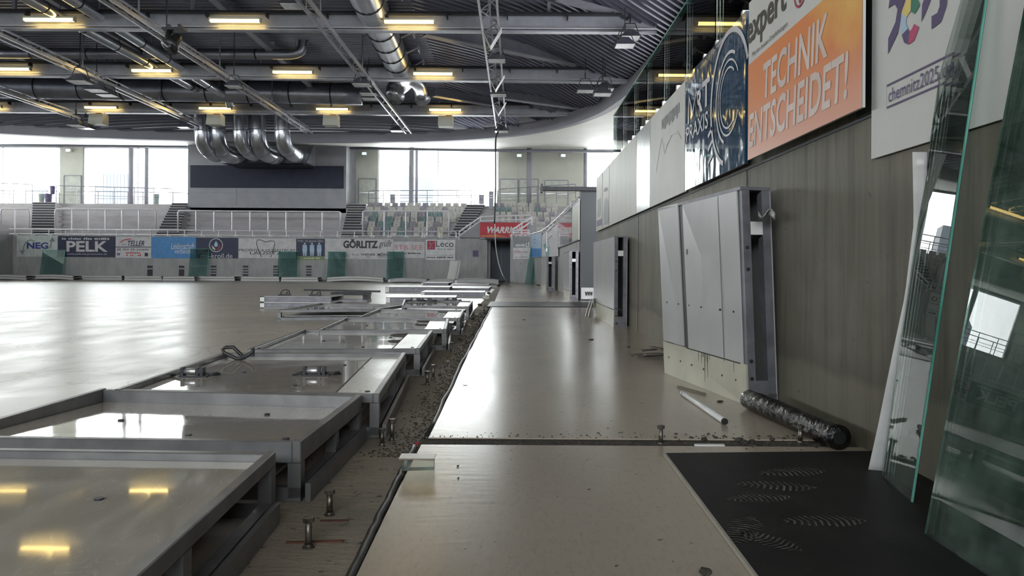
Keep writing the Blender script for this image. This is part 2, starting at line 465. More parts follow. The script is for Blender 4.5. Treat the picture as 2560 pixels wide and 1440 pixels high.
def sidestand(name, x0, s, y0, y1, zt):
    m = MB(); P = [(x0, zt)]
    for k in range(7): P += [(x0 + s * (1 + k * .9), P[-1][1]), (x0 + s * (1 + k * .9), P[-1][1] + .36)]
    P += [(x0 + s * 16.8 if s < 0 else x0 + 10.6, P[-1][1])]
    for (a, za), (b, zb) in zip(P, P[1:]): m.add([(a, y0, za), (b, y0, zb), (b, y1, zb), (a, y1, za)], [(0, 1, 2, 3)])
    return struct(m.build(name, M['terrace']))
sidestand('floor_terrace_left', -27.5, -1, -13, 43, 2.3)
sidestand('floor_terrace_right', XW + .3, 1, -13, YE, 2.3)
sidestand('floor_terrace_right', 1.9, 1, 17.6, 36, 2.3)
# ---- outer walls with their window bands
YG = 52.0
def facade(name, P, Q, z0=4.9, z1=9.05, ztop=9.7, below=0):
    m = MB()
    for a, b in ((-.1, z0 + .05), (z1, ztop)):
        m.bar(V3((P[0], P[1], (a + b) / 2)), V3((Q[0], Q[1], (a + b) / 2)), .3, b - a)
    return struct(m.build(name, M['white']))
facade('wall_window_sill_far', (-44.5, YG + .15), (14, YG + .15))
facade('wall_window_sill_left', (-44.3, -13.3), (-44.3, 52))
wallbox('wall_outer_right', 13.7, -13.3, 0, 14, 52.3, 9.7, M['block'])
facade('wall_window_sill_back', (-44.3, -13.3), (14, -13.3))
segs = [(152, 208), (890, 945), (1245, 1462)]
for a, b in segs:
    pa, pb = at(a, 440, YG), at(b, 440, YG)
    wallbox('wall_window_pier', pa.x, YG - .05, 4.92, pb.x, YG + .2, 9.06, M['cream'])
k = 0
edges = [-44.2] + [at(px, 440, YG).x for s_ in segs for px in s_] + [13.7]
for i in range(0, len(edges), 2):
    k += 1
    g = MB(); g.bx(edges[i] + .02, YG + .06, 4.98, edges[i + 1] - .02, YG + .08, 9.04)
    w = struct(g.build('window_%d' % k, M['window']))
    f = MB(); L = edges[i + 1] - edges[i]; n = max(1, round(L / 4.2))
    for q in range(n + 1):
        x = edges[i] + .05 + (L - .1) * q / n; f.bx(x - .03, YG, 4.95, x + .03, YG + .14, 9.05)
    f.bx(edges[i], YG, 8.98, edges[i + 1], YG + .14, 9.06); f.bx(edges[i], YG, 4.93, edges[i + 1], YG + .14, 4.99)
    f.build('window_frame', M['rail'], w)
for (nm, x) in (('left', -44.3),):
    k += 1
    g = MB(); g.bx(x - .01, -13, 4.98, x + .01, 51.8, 9.04); w = struct(g.build('window_%d' % k, M['window']))
    f = MB()
    for q in range(12): f.bx(x - .12, -12.9 + q * 5.85, 4.95, x + .12, -12.5 + q * 5.85 + (1.6 if q % 3 == 1 else 0), 9.05)
    f.build('window_frame', M['rail'], w)
k += 1
g = MB(); g.bx(-44, -13.32, 4.98, 13.6, -13.3, 9.04); w = struct(g.build('window_%d' % k, M['window']))
f = MB()
for q in range(10): f.bx(-43.5 + q * 6, -13.4, 4.95, -43.1 + q * 6, -13.2, 9.05)
f.build('window_frame', M['rail'], w)
# cream doors with push bars in the piers
def pier_door(px0, px1, py0, py1, name):
    a, b = at(px0, py0, YG - .06), at(px1, py1, YG - .06)
    m = MB(); m.bx(a.x, YG - .1, max(b.z, 4.93), b.x, YG - .06, a.z); o = struct(m.build(name, pm(name + '_paint', (.70, .72, .66), .5)))
    f = MB()
    for x in (a.x, b.x): f.bx(x - .03, YG - .13, 4.93, x + .03, YG - .06, a.z)
    f.bx(a.x, YG - .13, a.z, b.x, YG - .06, a.z + .06); f.build('door_frame', M['steel'], o)
    f = MB(); f.bar((a.x + .1, YG - .2, 5.95), (b.x - .1, YG - .2, 5.95), .06, .06); f.build('push_bar', M['alu'], o)
pier_door(161, 203, 440, 515, 'door_2'); pier_door(897, 940, 448, 518, 'door_3')
pier_door(1250, 1294, 449, 500, 'door_4'); pier_door(1298, 1345, 449, 500, 'door_5'); pier_door(1362, 1420, 452, 495, 'door_6')
# ---- grey block in the middle of the far stand
a, b = at(470, 350, 49), at(865, 530, 49)
m = MB(); m.bx(a.x, 49, 4.2, b.x, 53.4, 9.6); struct(m.build('wall_far_block', M['block']))
m = MB()
for zz in (5.62, 8.95): m.bx(a.x - .01, 48.985, zz, b.x + .01, 49, zz + .025)
m.bx(a.x + 3.2, 48.985, 4.8, a.x + 3.22, 49, 6.25)
struct(m.build('trim_block_seam', M['steel']))
# ---- roof: rounded edge beam, soffit, ribbed sheet
ZFB, ZFT = 7.85, 8.35
fas = [(4.85, -13), (4.85, 5), (4.85, 14), (4.85, 23), (4.8, 26.5), (4.6, 29.3), (4.25, 31.6), (3.75, 33.9), (2.9, 36), (1.9, 37.6), (.6, 39), (-1, 40.2), (-3.2, 41.2), (-6, 41.8),
       (-10, 42.1), (-15, 42.1), (-20, 41.7), (-25, 40.8), (-28.5, 39.6), (-31.5, 37), (-33.2, 33), (-34, 27), (-34, 14), (-34, -13)]
fas = [(p.x, p.y) for p in spline([(x, y, 0) for x, y in fas], 4)]
def roofline(x, y):
    """distance to the roof edge, negative outside"""
    best = 1e9; ins = False; n = len(fas)
    for i in range(n - 1):
        ax, ay = fas[i]; bx_, by_ = fas[i + 1]
        dx, dy = bx_ - ax, by_ - ay
        t = max(0, min(1, ((x - ax) * dx + (y - ay) * dy) / (dx * dx + dy * dy + 1e-9)))
        best = min(best, math.hypot(x - ax - t * dx, y - ay - t * dy))
    j = n - 1
    for i in range(n):
        if (fas[i][1] > y) != (fas[j][1] > y) and x < (fas[j][0] - fas[i][0]) * (y - fas[i][1]) / (fas[j][1] - fas[i][1] + 1e-9) + fas[i][0]: ins = not ins
        j = i
    return best if ins else -best
m = MB()
for (ax, ay), (bx_, by_) in zip(fas, fas[1:]):
    d = V3((bx_ - ax, by_ - ay, 0)).normalized(); q = V3((d.y, -d.x, 0)) * .35
    A, B = V3((ax, ay, ZFB)), V3((bx_, by_, ZFB)); up = V3((0, 0, ZFT - ZFB + .1))
    m.hexa([A, B, B + q, A + q], [A + up, B + up, B + q + up, A + q + up])
struct(m.build('trim_roof_edge', M['fascia']))
m = MB(); out = []
for i, (x, y) in enumerate(fas):
    if y < 28: ox, oy = (14 if x > 0 else -44.5), y
    else:
        a = fas[max(i - 1, 0)]; b = fas[min(i + 1, len(fas) - 1)]
        d = V3((b[0] - a[0], b[1] - a[1], 0)).normalized(); nx, ny = d.y, -d.x
        t = 60
        if nx > 1e-3: t = min(t, (14 - x) / nx)
        if nx < -1e-3: t = min(t, (-44.5 - x) / nx)
        if ny > 1e-3: t = min(t, (52.1 - y) / ny)
        ox, oy = x + nx * t, y + ny * t
    out.append((ox, oy))
for i in range(len(fas) - 1):
    (ax, ay), (bx_, by_) = fas[i], fas[i + 1]; (cx, cy), (dx, dy) = out[i], out[i + 1]
    P = [(ax, ay, ZFB + .08), (bx_, by_, ZFB + .08), (dx, dy, 9.12), (cx, cy, 9.12)]
    if cx != dx and cy != dy and abs(cx - dx) > .5 and abs(cy - dy) > .5:
        P = P[:3] + [(14 if cx > 0 else -44.5, 52.1, 9.12)] + P[3:]
    m.add(P, [tuple(range(len(P)))])
struct(m.build('ceiling_soffit', M['soffit']))
def roof_z(x, y):
    d = roofline(x, y); return ZFT + 1.25 * (1 - (1 - max(0, min(1, d / 6.5))) ** 2)
def ribbed(name, origin_lines, mat):
    """lines: (start, end) rib centre lines in plan; trapezoid ribs between"""
    m = MB()
    for A, B, wv in origin_lines:
        n = max(2, int((B - A).length / 2.0))
        off = [(-.5, 0), (-.22, 0), (-.12, -.09), (.22, -.09), (.32, 0), (.5, 0)]
        rows = []
        for i in range(n + 1):
            c = A + (B - A) * i / n
            z = roof_z(c.x, c.y); rows.append([V3((c.x + wv.x * o_, c.y + wv.y * o_, z + h)) for o_, h in off])
        for i in range(n):
            c = (rows[i][2] + rows[i + 1][3]) / 2
            if roofline(c.x, c.y) < -.25: continue
            for q in range(5): m.add([rows[i][q], rows[i + 1][q], rows[i + 1][q + 1], rows[i][q + 1]], [(0, 1, 2, 3)])
    return struct(m.build(name, mat))
L = [(V3((-36, y * .3, 0)), V3((-3.5, y * .3, 0)), V3((0, .3, 0))) for y in range(-44, 145)]
ribbed('ceiling_sheet', L, M['deck'])
dg_ = V3((6.8, 5.8, 0)).normalized(); st = .3 / abs(dg_.x)
L = [(V3((-3.5, -22 + k * st, 0)), V3((-3.5, -22 + k * st, 0)) + dg_ * (9 / dg_.x), V3((0, st, 0))) for k in range(int(68 / st))]
ribbed('ceiling_sheet', L, M['deck'])
m = MB(); m.bx(-46, -14, 10.0, 15, 54, 10.2); struct(m.build('ceiling_roof_skin', M['steel']))
# ================================================================== UNDER THE ROOF
# ---- cross beams with strip lights
ROWS = [('nearest', (20, 75), (1640, 84)), ('middle', (20, 192), (1568, 209)), ('farthest', (20, 282), (1478, 292))]
BEAMS = []
for nm, pl, pr in ROWS:
    A, B = zp(*pl, 8.3), zp(*pr, 8.3); d = (B - A) / (B.x - A.x)
    A = A + d * (-28 - A.x); BEAMS.append((nm, A, B))
base = BEAMS[0]
for q, y in enumerate((16.9, 10.7, 4.5)):
    off = V3((0, y - base[2].y, 0)); BEAMS.append((['overhead', 'overhead', 'overhead'][q], base[1] + off, base[2] + off))
BNAME = {0: 'nearest of the three cross beams in view', 1: 'middle one of the three cross beams in view', 2: 'farthest cross beam, just in front of the elbow ducts',
         3: 'beam just above the photo', 4: 'second beam overhead', 5: 'beam above the camera'}
for i, (nm, A, B) in enumerate(BEAMS):
    t = thing('roof_beam', 'long grey steel roof beam with cable tray, ' + BNAME[i], 'beam', (A + B) / 2, 'cross beams under the roof')
    m = MB(); u = V3((0, 0, 1))
    m.bar(A + u * .02, B + u * .02, .26, .035); m.bar(A + u * .26, B + u * .26, .03, .46); m.bar(A + u * .5, B + u * .5, .26, .03)
    m.build('girder', M['steel_light'], t)
    m = MB(); y = V3((0, -.24, .50))
    m.bar(A + y, B + y, .18, .02); m.bar(A + y + V3((0, -.09, .03)), B + y + V3((0, -.09, .03)), .015, .06); m.bar(A + y + V3((0, .09, .03)), B + y + V3((0, .09, .03)), .015, .06)
    d = (B - A); n = int(d.length / 1.9)
    for k in range(n):
        p = A + d * (k + .5) / n + V3((0, -.24, 0)); m.bx(p.x - .02, p.y - .12, p.z + .36, p.x + .02, p.y + .12, p.z + .51)
    m.build('cable_tray', M['dark'], t)
    m = MB()
    for k in range(0, n, 3):
        p = A + d * (k + .2) / n; zz = roof_z(p.x, p.y); m.bx(p.x - .05, p.y - .05, p.z + .5, p.x + .05, p.y + .05, max(zz, p.z + .6))
    build_each(m, 'hanger', M['steel_light'], t, 8)
    c1 = MB(); c1.tube([A + V3((0, -.16, .1)), B + V3((0, -.16, .1))], .018, 6); c1.build('conduit', M['rail'], t)

def luminaire(loc, label, group):
    if luminaire.proto is None:
        t = thing('strip_light', label, 'light', (0, 0, 0), group)
        m = MB(); m.bx(-.8, -.07, .09, .8, .07, .15); m.bx(-.82, -.075, .0, -.78, .075, .15); m.bx(.78, -.075, .0, .82, .075, .15); m.build('light_housing', M['cream'], t)
        m = MB()
        for s in (-.035, .035): m.tube([(-.76, s, .04), (.76, s, .04)], .036, 8)
        build_each(m, 'fluorescent_tube', M['tube'], t, 16)
        t.location = loc; luminaire.proto = t; return t
    return dup(luminaire.proto, loc, 0, label, group)
luminaire.proto = None
LUM = [(0, [140, 598, 1027], 57), (1, [40, 390, 738, 1085], 190), (2, [-25, 262, 545, 835, 1115], 274)]
names = {0: 'nearest cross beam', 1: 'middle cross beam', 2: 'farthest cross beam'}
for bi, pxs, _ in LUM:
    nm, A, B = BEAMS[bi]; d = (B - A) / (B.x - A.x)
    vis = [p for p in pxs if p > 0]
    for px in pxs:
        a, _b = ray(px, {0: 62, 1: 194, 2: 278}[bi]); x = a * A.y
        for _k in range(3): p = A + d * (x - A.x); x = a * p.y
        p = A + d * (x - A.x) + V3((0, -.34, .17))
        if px < 0: lab = 'glowing yellow strip light half cut by the left photo edge, on the ' + names[bi]
        else: lab = 'glowing yellow strip light, %s from the left on the %s' % (ORDW[vis.index(px)], names[bi])
        luminaire(p, lab, 'fluorescent strip lights under the roof')
for bi in (3, 4, 5):
    nm, A, B = BEAMS[bi]; d = (B - A) / (B.x - A.x)
    for k, x in enumerate((-19.8, -14.3, -8.7, -3.2)):
        luminaire(A + d * (x - A.x) + V3((0, -.34, .17)), 'yellow strip light, %s from the left on the %s' % (ORDW[k], BNAME[bi]), 'fluorescent strip lights under the roof')

# ---- cream boxes hanging below the farthest row of lights
for k, px in enumerate((262, 550, 835, 1117)):
    nm, A, B = BEAMS[2]; d = (B - A) / (B.x - A.x); a, _ = ray(px, 290); p = A + d * (a * (A.y + .4) - A.x)
    t = thing('hanging_box', 'cream metal box hanging below the farthest lights, %s from the left' % ORDW[k], 'box', p + V3((0, -.2, -.62)), 'cream boxes below the farthest lights')
    c = p + V3((0, -.2, -.3))
    m = MB(); m.prism([c + V3(q) for q in ((-.36, -.3, -.3), (-.36, .3, -.3), (-.36, .3, .24), (-.36, -.2, .24))], (.72, 0, 0)); m.build('box_body', M['cream'], t, bevel=.015)
    m = MB(); m.bx(c.x + .02, c.y - .27, c.z + .19, c.x + .3, c.y - .24, c.z + .235); m.build('display_slot', pm('amber_slot%d' % k, (.6, .28, .05), .5), t)
    m = MB()
    for s in (-.25, .25): m.bx(c.x + s - .02, c.y + .1, c.z + .24, c.x + s + .02, c.y + .14, c.z + .34)
    build_each(m, 'mounting_strap', M['steel'], t, 8)

# ---- rails with floodlights running down the hall
def rail(px, py, Z, ylast, label, w=.30):
    p = zp(px, py, Z); X = p.x; y0 = -10
    t = thing('lighting_rail', label, 'rail', (X, (y0 + ylast) / 2, Z), 'long lighting rails under the roof')
    m = MB()
    for s in (-w / 2, w / 2): m.bar((X + s, y0, Z), (X + s, ylast, Z), .06, .10)
    build_each(m, 'rail_profile', M['alu'], t, 8)
    m = MB(); n = int((ylast - y0) / 1.0); up = .26
    m.bar((X, y0, Z + up), (X, ylast, Z + up), .05, .05)
    for k in range(n):
        y = y0 + k; s = w / 2 if k % 2 else -w / 2
        m.bar((X - s, y, Z + .03), (X + s, y + 1, Z + .03), .03, .03); m.bar((X - s, y, Z + .03), (X, y + .5, Z + up), .025, .025); m.bar((X, y + .5, Z + up), (X - s, y + 1, Z + .03), .025, .025)
    m.build('lattice', M['steel_light'], t)
    m = MB(); m.tube([(X - w / 2 - .04, y0, Z + .1), (X - w / 2 - .04, ylast, Z + .1)], .025, 6); m.build('cable', M['black'], t)
    m = MB()
    for k in range(2, n, 6):
        y = y0 + k; m.bx(X - .02, y - .02, Z + up, X + .02, y + .02, roof_z(X, y))
    build_each(m, 'hanger', M['steel'], t, 8)
    return X
ZR = 8.02
X1 = rail(150, 280, ZR, 36.5, 'silver lattice rail at far left, ending short of the grey duct')
X2 = rail(240, 198, ZR, 39.5, 'silver lattice rail from the left photo edge towards the elbow ducts')
X3 = rail(520, 166, ZR, 40.2, 'silver lattice rail crossing in front of the elbow ducts')
X4 = rail(890, 167, ZR, 40.0, 'silver lattice rail left of the thick spiral duct end')
X5 = rail(1236, 160, ZR, 38.6, 'silver ladder rail with white angled plates right of the spiral duct', .5)
# white angled plates on that last rail, where it meets the beams
for k, (px, py) in enumerate(((1240, 85), (1246, 200), (1250, 265))):
    c = at(px, py, (7.05) / (ray(px, py)[1])); c.x = X5
    t = tag(None or thing('angled_plate', 'white folded V-shaped plate on the ladder rail, %s from the front' % ORDW[k], 'plate', (c.x, c.y, c.z - .4), 'V-shaped plates on the ladder rail'), 'white folded V-shaped plate on the ladder rail, %s from the front' % ORDW[k], 'plate')
    m = MB(); m.prism([(c.x - .3, c.y, c.z + .25), (c.x, c.y - .1, c.z - .4), (c.x, c.y - .06, c.z - .4), (c.x - .3, c.y + .04, c.z + .25)], (0, .6, .05)); m.build('left_wing', M['steel_light'], t)
    m = MB(); m.prism([(c.x, c.y - .1, c.z - .4), (c.x + .34, c.y, c.z + .2), (c.x + .34, c.y + .04, c.z + .2), (c.x, c.y - .06, c.z - .4)], (0, .6, .05)); m.build('right_wing', M['white'], t)

def floodlight(c, label, s=1.0, group='floodlights under the roof'):
    c = V3(c)
    if floodlight.proto is None:
        t = thing('floodlight', label, 'floodlight', (0, 0, 0), group)
        m = MB(); m.hexa([(-.34, -.28, 0), (.34, -.28, 0), (.34, .28, 0), (-.34, .28, 0)], [(-.12, -.1, .26), (.12, -.1, .26), (.12, .1, .26), (-.12, .1, .26)]); hs = m.build('reflector_housing', M['galv_dark'], t)
        m = MB(); m.bx(-.36, -.30, -.045, .36, .30, 0); m.build('rim', M['dark'], hs)
        m = MB(); m.bx(-.33, -.27, -.06, .33, .27, -.046); m.build('lens', pm('frosted_lens', (.85, .87, .9), .2), hs)
        m = MB()
        for q in (-.37, .37): m.bar((q, 0, 0), (q * .5, 0, .5), .03, .02, (0, 1, 0))
        m.bar((-.19, 0, .5), (.19, 0, .5), .03, .03); m.bx(-.03, -.03, .5, .03, .03, .75); m.build('bracket', M['dark'], t)
        t.location = c; ORG[t.name] = V3(c); floodlight.proto = t; t.scale = (s, s, s); return t
    r = dup(floodlight.proto, c, 0, label, group); r.scale = (s, s, s); return r
floodlight.proto = None
FL = [((1562, 112), 22.8, 'floodlight under the nearest beam end at right, lower of two', .85), ((1575, 92), 23.3, 'floodlight under the nearest beam end at right, upper of two', .85),
      ((1463, 226), 28.7, 'small floodlight left of the pair under the middle beam end at right', .9), ((1512, 222), 28.8, 'floodlight under the middle beam end at right, upper of two', .95),
      ((1506, 234), 28.2, 'floodlight under the middle beam end at right, lower of two', .95),
      ((905, 210), 28.6, 'floodlight on the rail left of the spiral duct, frontmost of three', 1), ((922, 233), 31, 'floodlight on the rail left of the spiral duct, middle of three', 1),
      ((926, 245), 32.6, 'floodlight on the rail left of the spiral duct, rear of three', 1), ((992, 326), 38.6, 'floodlight at the far end of the rail left of the spiral duct', .9),
      ((200, 203), 27.0, 'floodlight left of the middle beam at left, frontmost of three', 1), ((241, 224), 29.2, 'floodlight below the middle beam at left, middle of three', 1),
      ((268, 236), 30.4, 'floodlight below the middle beam at left, rear of three', 1), ((190, 312), 36, 'floodlight under the far left rail, left one of two', 1), ((214, 319), 37, 'floodlight under the far left rail, right one of two', 1),
      ((460, 317), 37.4, 'small bright floodlight just left of the elbow ducts', .8), ((1242, 150), 25.2, 'floodlight under the ladder rail, frontmost of three', .85), ((1246, 236), 30.5, 'floodlight under the ladder rail, middle of three', .95),
      ((1254, 327), 37.6, 'floodlight at the far end of the ladder rail', 1), ((732, 12), 21, 'dark floodlight at the top photo edge left of the spiral duct', .9), ((585, 215), 27.5, 'dark floodlight beside the long rail above the elbow ducts', .8)]
FLO = []
for (px, py), Y, lab, s in FL: FLO.append((floodlight(at(px, py, Y), lab, s), s))
for r, s in FLO:
    c = r.location; top = roof_z(c.x, c.y) - c.z
    q = MB(); q.bx(c.x - .012 / s, c.y - .012 / s, c.z + .74, c.x + .012 / s, c.y + .012 / s, c.z + max(top / s - .02, .8))
    q.build('hanging_rod', M['dark'], r)

# ---- black horn loudspeaker hanging on a thin rod
c = at(433, 98, 22.0)
t = thing('loudspeaker', 'black loudspeaker cluster hanging on a rod below the nearest beam', 'loudspeaker', (c.x, c.y, c.z - .4))
m = MB(); m.lathe(c + V3((.12, .1, .1)), (-.35, -.5, -.75), [(0, .12), (.1, .16), (.3, .21), (.48, .26), (.5, .20), (.44, .05)], 18); m.build('horn', M['black'], t, True)
m = MB(); m.tube([c + V3((-.14, .1, .28)), c + V3((-.16, 0, .05)), c + V3((-.06, -.05, -.1))], .09, 10); m.build('driver', M['black'], t, True)
m = MB(); m.bx(c.x - .3, c.y - .1, c.z + .26, c.x + .34, c.y + .2, c.z + .34); m.bx(c.x - .2, c.y - .05, c.z + .34, c.x - .1, c.y + .1, c.z + .44); m.bx(c.x + .15, c.y - .05, c.z + .34, c.x + .25, c.y + .1, c.z + .44); m.build('bracket', M['dark'], t)
m = MB(); m.tube([c + V3((-.22, .05, .34)), (c.x - .22, c.y + .05, roof_z(c.x - .22, c.y))], .018, 6); m.build('rod', M['dark'], t)

# ---- round ducts
def rings(pts, r, step=1.5, w=.03, over=1.05):
    m = MB(); acc = 0
    for a, b in zip(pts, pts[1:]):
        L = (b - a).length; s = step - acc
        while s < L:
            c = a + (b - a) * s / L; d = (b - a).normalized(); m.tube([c - d * w, c + d * w], r * over, 14); s += step
        acc = (acc + L) % step
    return m
def duct(name, label, pts, r, mat, step=1.5, extra=None):
    pts = [V3(p) for p in pts]; c = sum(pts, V3()) / len(pts)
    t = thing(name, label, 'duct', (c.x, c.y, min(p.z for p in pts) - r))
    m = MB(); m.tube(pts, r, 20); o = m.build('duct_pipe', mat, t, True)
    g = rings(pts, r, step)
    if g.v: build_each(g, 'joint_ring', M['dark'], t, 28, True)
    m = MB(); acc = 0
    for a, b in zip(pts, pts[1:]):
        if acc % 3 == 0:
            p = (a + b) / 2; zz = roof_z(p.x, p.y)
            if zz > p.z + r and roofline(p.x, p.y) > .3: m.bx(p.x - .012, p.y - .012, p.z + r * .9, p.x + .012, p.y + .012, zz)
        acc += 1
    if m.v: build_each(m, 'hanger', M['steel'], t, 8)
    if extra: extra(t)
    return t
def line(a, b, n=12): return [V3(a) + (V3(b) - V3(a)) * i / n for i in range(n + 1)]
ZD = 8.95
def dpt(px, py, Z): return zp(px, py, Z)
a, b = dpt(915, -10, ZD), dpt(1006, 185, ZD)
a = a + (a - b) / (b - a).y * 12 * (1 if (b - a).y > 0 else -1)
def spiral_end(t):
    e1 = spline([b, b + V3((-.1, 1.2, 0)), dpt(990, 222, ZD - .1), dpt(985, 238, ZD - .55) + V3((0, .3, 0))], 6)
    m = MB(); m.tube(e1, .42, 18); m.build('outlet_branch', M['galv'], t, True)
    e2 = spline([b + V3((.1, 0, 0)), dpt(1042, 205, ZD), dpt(1052, 232, ZD), dpt(1057, 250, ZD - .35)], 6)
    m = MB(); m.tube(e2, .37, 18); m.build('outlet_branch', M['galv'], t, True)
    for i in range(7):
        m = MB(); p = a + (b - a) * (.42 + i * .09); m.bar(p + V3((.5, 0, .1)), p + V3((.95, 0, .32)), .05, .05); m.bar(p + V3((.95, 0, .32)), p + V3((.95, .45, .32)), .05, .2)
        m.build('side_bracket', M['steel_light'], t)
duct('spiral_duct', 'thick shiny spiral duct running away at top centre with two short outlets', line(a, b, 18), .52, M['galv'], 1.35, spiral_end)
a, b = dpt(-120, 215, 8.9), dpt(905, 236, 8.9)
duct('air_duct', 'thick dull grey duct running crosswise behind the middle beam', line(a, b, 16), .5, M['galv_dark'], 1.9)
a, b = dpt(-60, 134, 9.0), dpt(725, 136, 9.0)
duct('air_duct', 'thin grey duct running crosswise and turning up at its right end', line(a, b, 10) + spline([b, b + V3((.35, 0, .08)), b + V3((.5, 0, .35)), b + V3((.52, 0, .75))], 4)[1:], .19, M['galv_dark'], 2.2)
a, b = dpt(60, -10, 8.75), dpt(490, 222, 8.75)
duct('air_duct', 'slim silver duct slanting from the top left corner, left one of two', line(a + (a - b) * .8, b, 18), .19, M['galv'], 2.0)
a, b = dpt(168, -10, 8.75), dpt(545, 228, 8.75)
duct('air_duct', 'slim silver duct slanting from the top left corner, right one of two', line(a + (a - b) * .8, b, 18) + spline([b, b + V3((.15, .7, -.1)), b + V3((.2, 1.0, -.5))], 4)[1:], .19, M['galv'], 2.0)
# five elbow ducts dropping to the plenum on the grey block
EL = [(503, 17, 545, 386), (540, 22, 596, 388), (598, 15, 640, 390), (641, 22, 690, 392), (705, 19, 742, 386)]
for k, (px, rp, ex, ey) in enumerate(EL):
    Y = 38.6 + .7 * (k % 2); r = rp * Y / F
    P = [at(px, 272, Y), at(px, 300, Y), at(px + 1, 335, Y), at(px + 6, 362, Y + .25), at(px + 20, 380, Y + .9), at((px + ex) / 2 + 16, 389, Y + 2.6), at(ex, ey, 47.0)]
    P = line(P[0], P[1], 3)[:-1] + spline(P[1:], 5)
    c = P[-1]
    t = thing('elbow_duct', 'big silver elbow duct dropping in front of the grey block, %s from the left' % ORDW[k], 'duct', (c.x, c.y, c.z - r), 'elbow ducts above the navy panel')
    m = MB(); m.tube(P, r, 20); m.build('duct_pipe', M['galv'], t, True)
    build_each(rings(P, r, 1.15, .025, 1.04), 'joint_ring', M['galv_dark'], t, 28, True)
a, b = at(552, 376, 46.8), at(764, 408, 46.8)
t = thing('duct_plenum', 'galvanised box collecting the elbow ducts above the navy panel', 'duct', ((a.x + b.x) / 2, 47.5, b.z))
m = MB(); m.bx(a.x, 46.9, b.z, b.x, 48.99, a.z + .05); m.build('plenum_box', M['galv_dark'], t)
m = MB(); m.prism([(b.x, 46.85, b.z + .05), (b.x, 48.9, b.z + .05), (b.x, 48.9, a.z + .9)], (.06, 0, 0)); m.build('gusset_plate', M['alu'], t)
m = MB(); m.prism([(a.x - .3, 46.85, b.z + .1), (a.x + .8, 46.85, b.z + .1), (a.x - .3, 46.85, b.z + .55)], (0, .05, 0)); m.build('gusset_plate', M['alu'], t)
m = MB(); m.bx(a.x + .4, 46.7, b.z - .1, b.x - .1, 48.9, b.z - .02); m.build('support_ledge', M['dark'], t)

# ---- roof joists under the ribbed sheet
def joist(a, b, w, h, label):
    a, b = V3(a), V3(b); t = thing('roof_joist', label, 'beam', ((a.x + b.x) / 2, (a.y + b.y) / 2, min(a.z, b.z)), 'joists under the ribbed roof')
    m = MB(); m.bar(a + V3((0, 0, h / 2)), b + V3((0, 0, h / 2)), .06, h); m.build('web', M['steel'], t)
    m = MB(); m.bar(a, b, w, .04); m.build('flange', M['steel_light'], t)
joist(dpt(1060, 88, 8.95), dpt(1500, 176, 8.95) , .34, .5, 'grey joist slanting right from the spiral duct between nearest and middle beams')
joist(dpt(1398, -4, 8.95), dpt(1640, 62, 8.8), .5, .5, 'wide dark joist in the upper right of the ribbed roof')
joist(dpt(1085, 240, 8.8), dpt(1360, 287, 8.7), .34, .4, 'short joist slanting right behind the outlets of the spiral duct')
joist(dpt(1250, 246, 8.6), dpt(1470, 276, 8.45), .3, .35, 'low joist meeting the curved roof edge right of the ladder rail')
for k, x in enumerate((-4.9, -9.6, -14.8, -20.2)):
    joist((x, -9, 9.12), (x, 36, 9.12), .24, .3, 'long joist running down the hall above the beams, %s from the right' % ORDW[k])
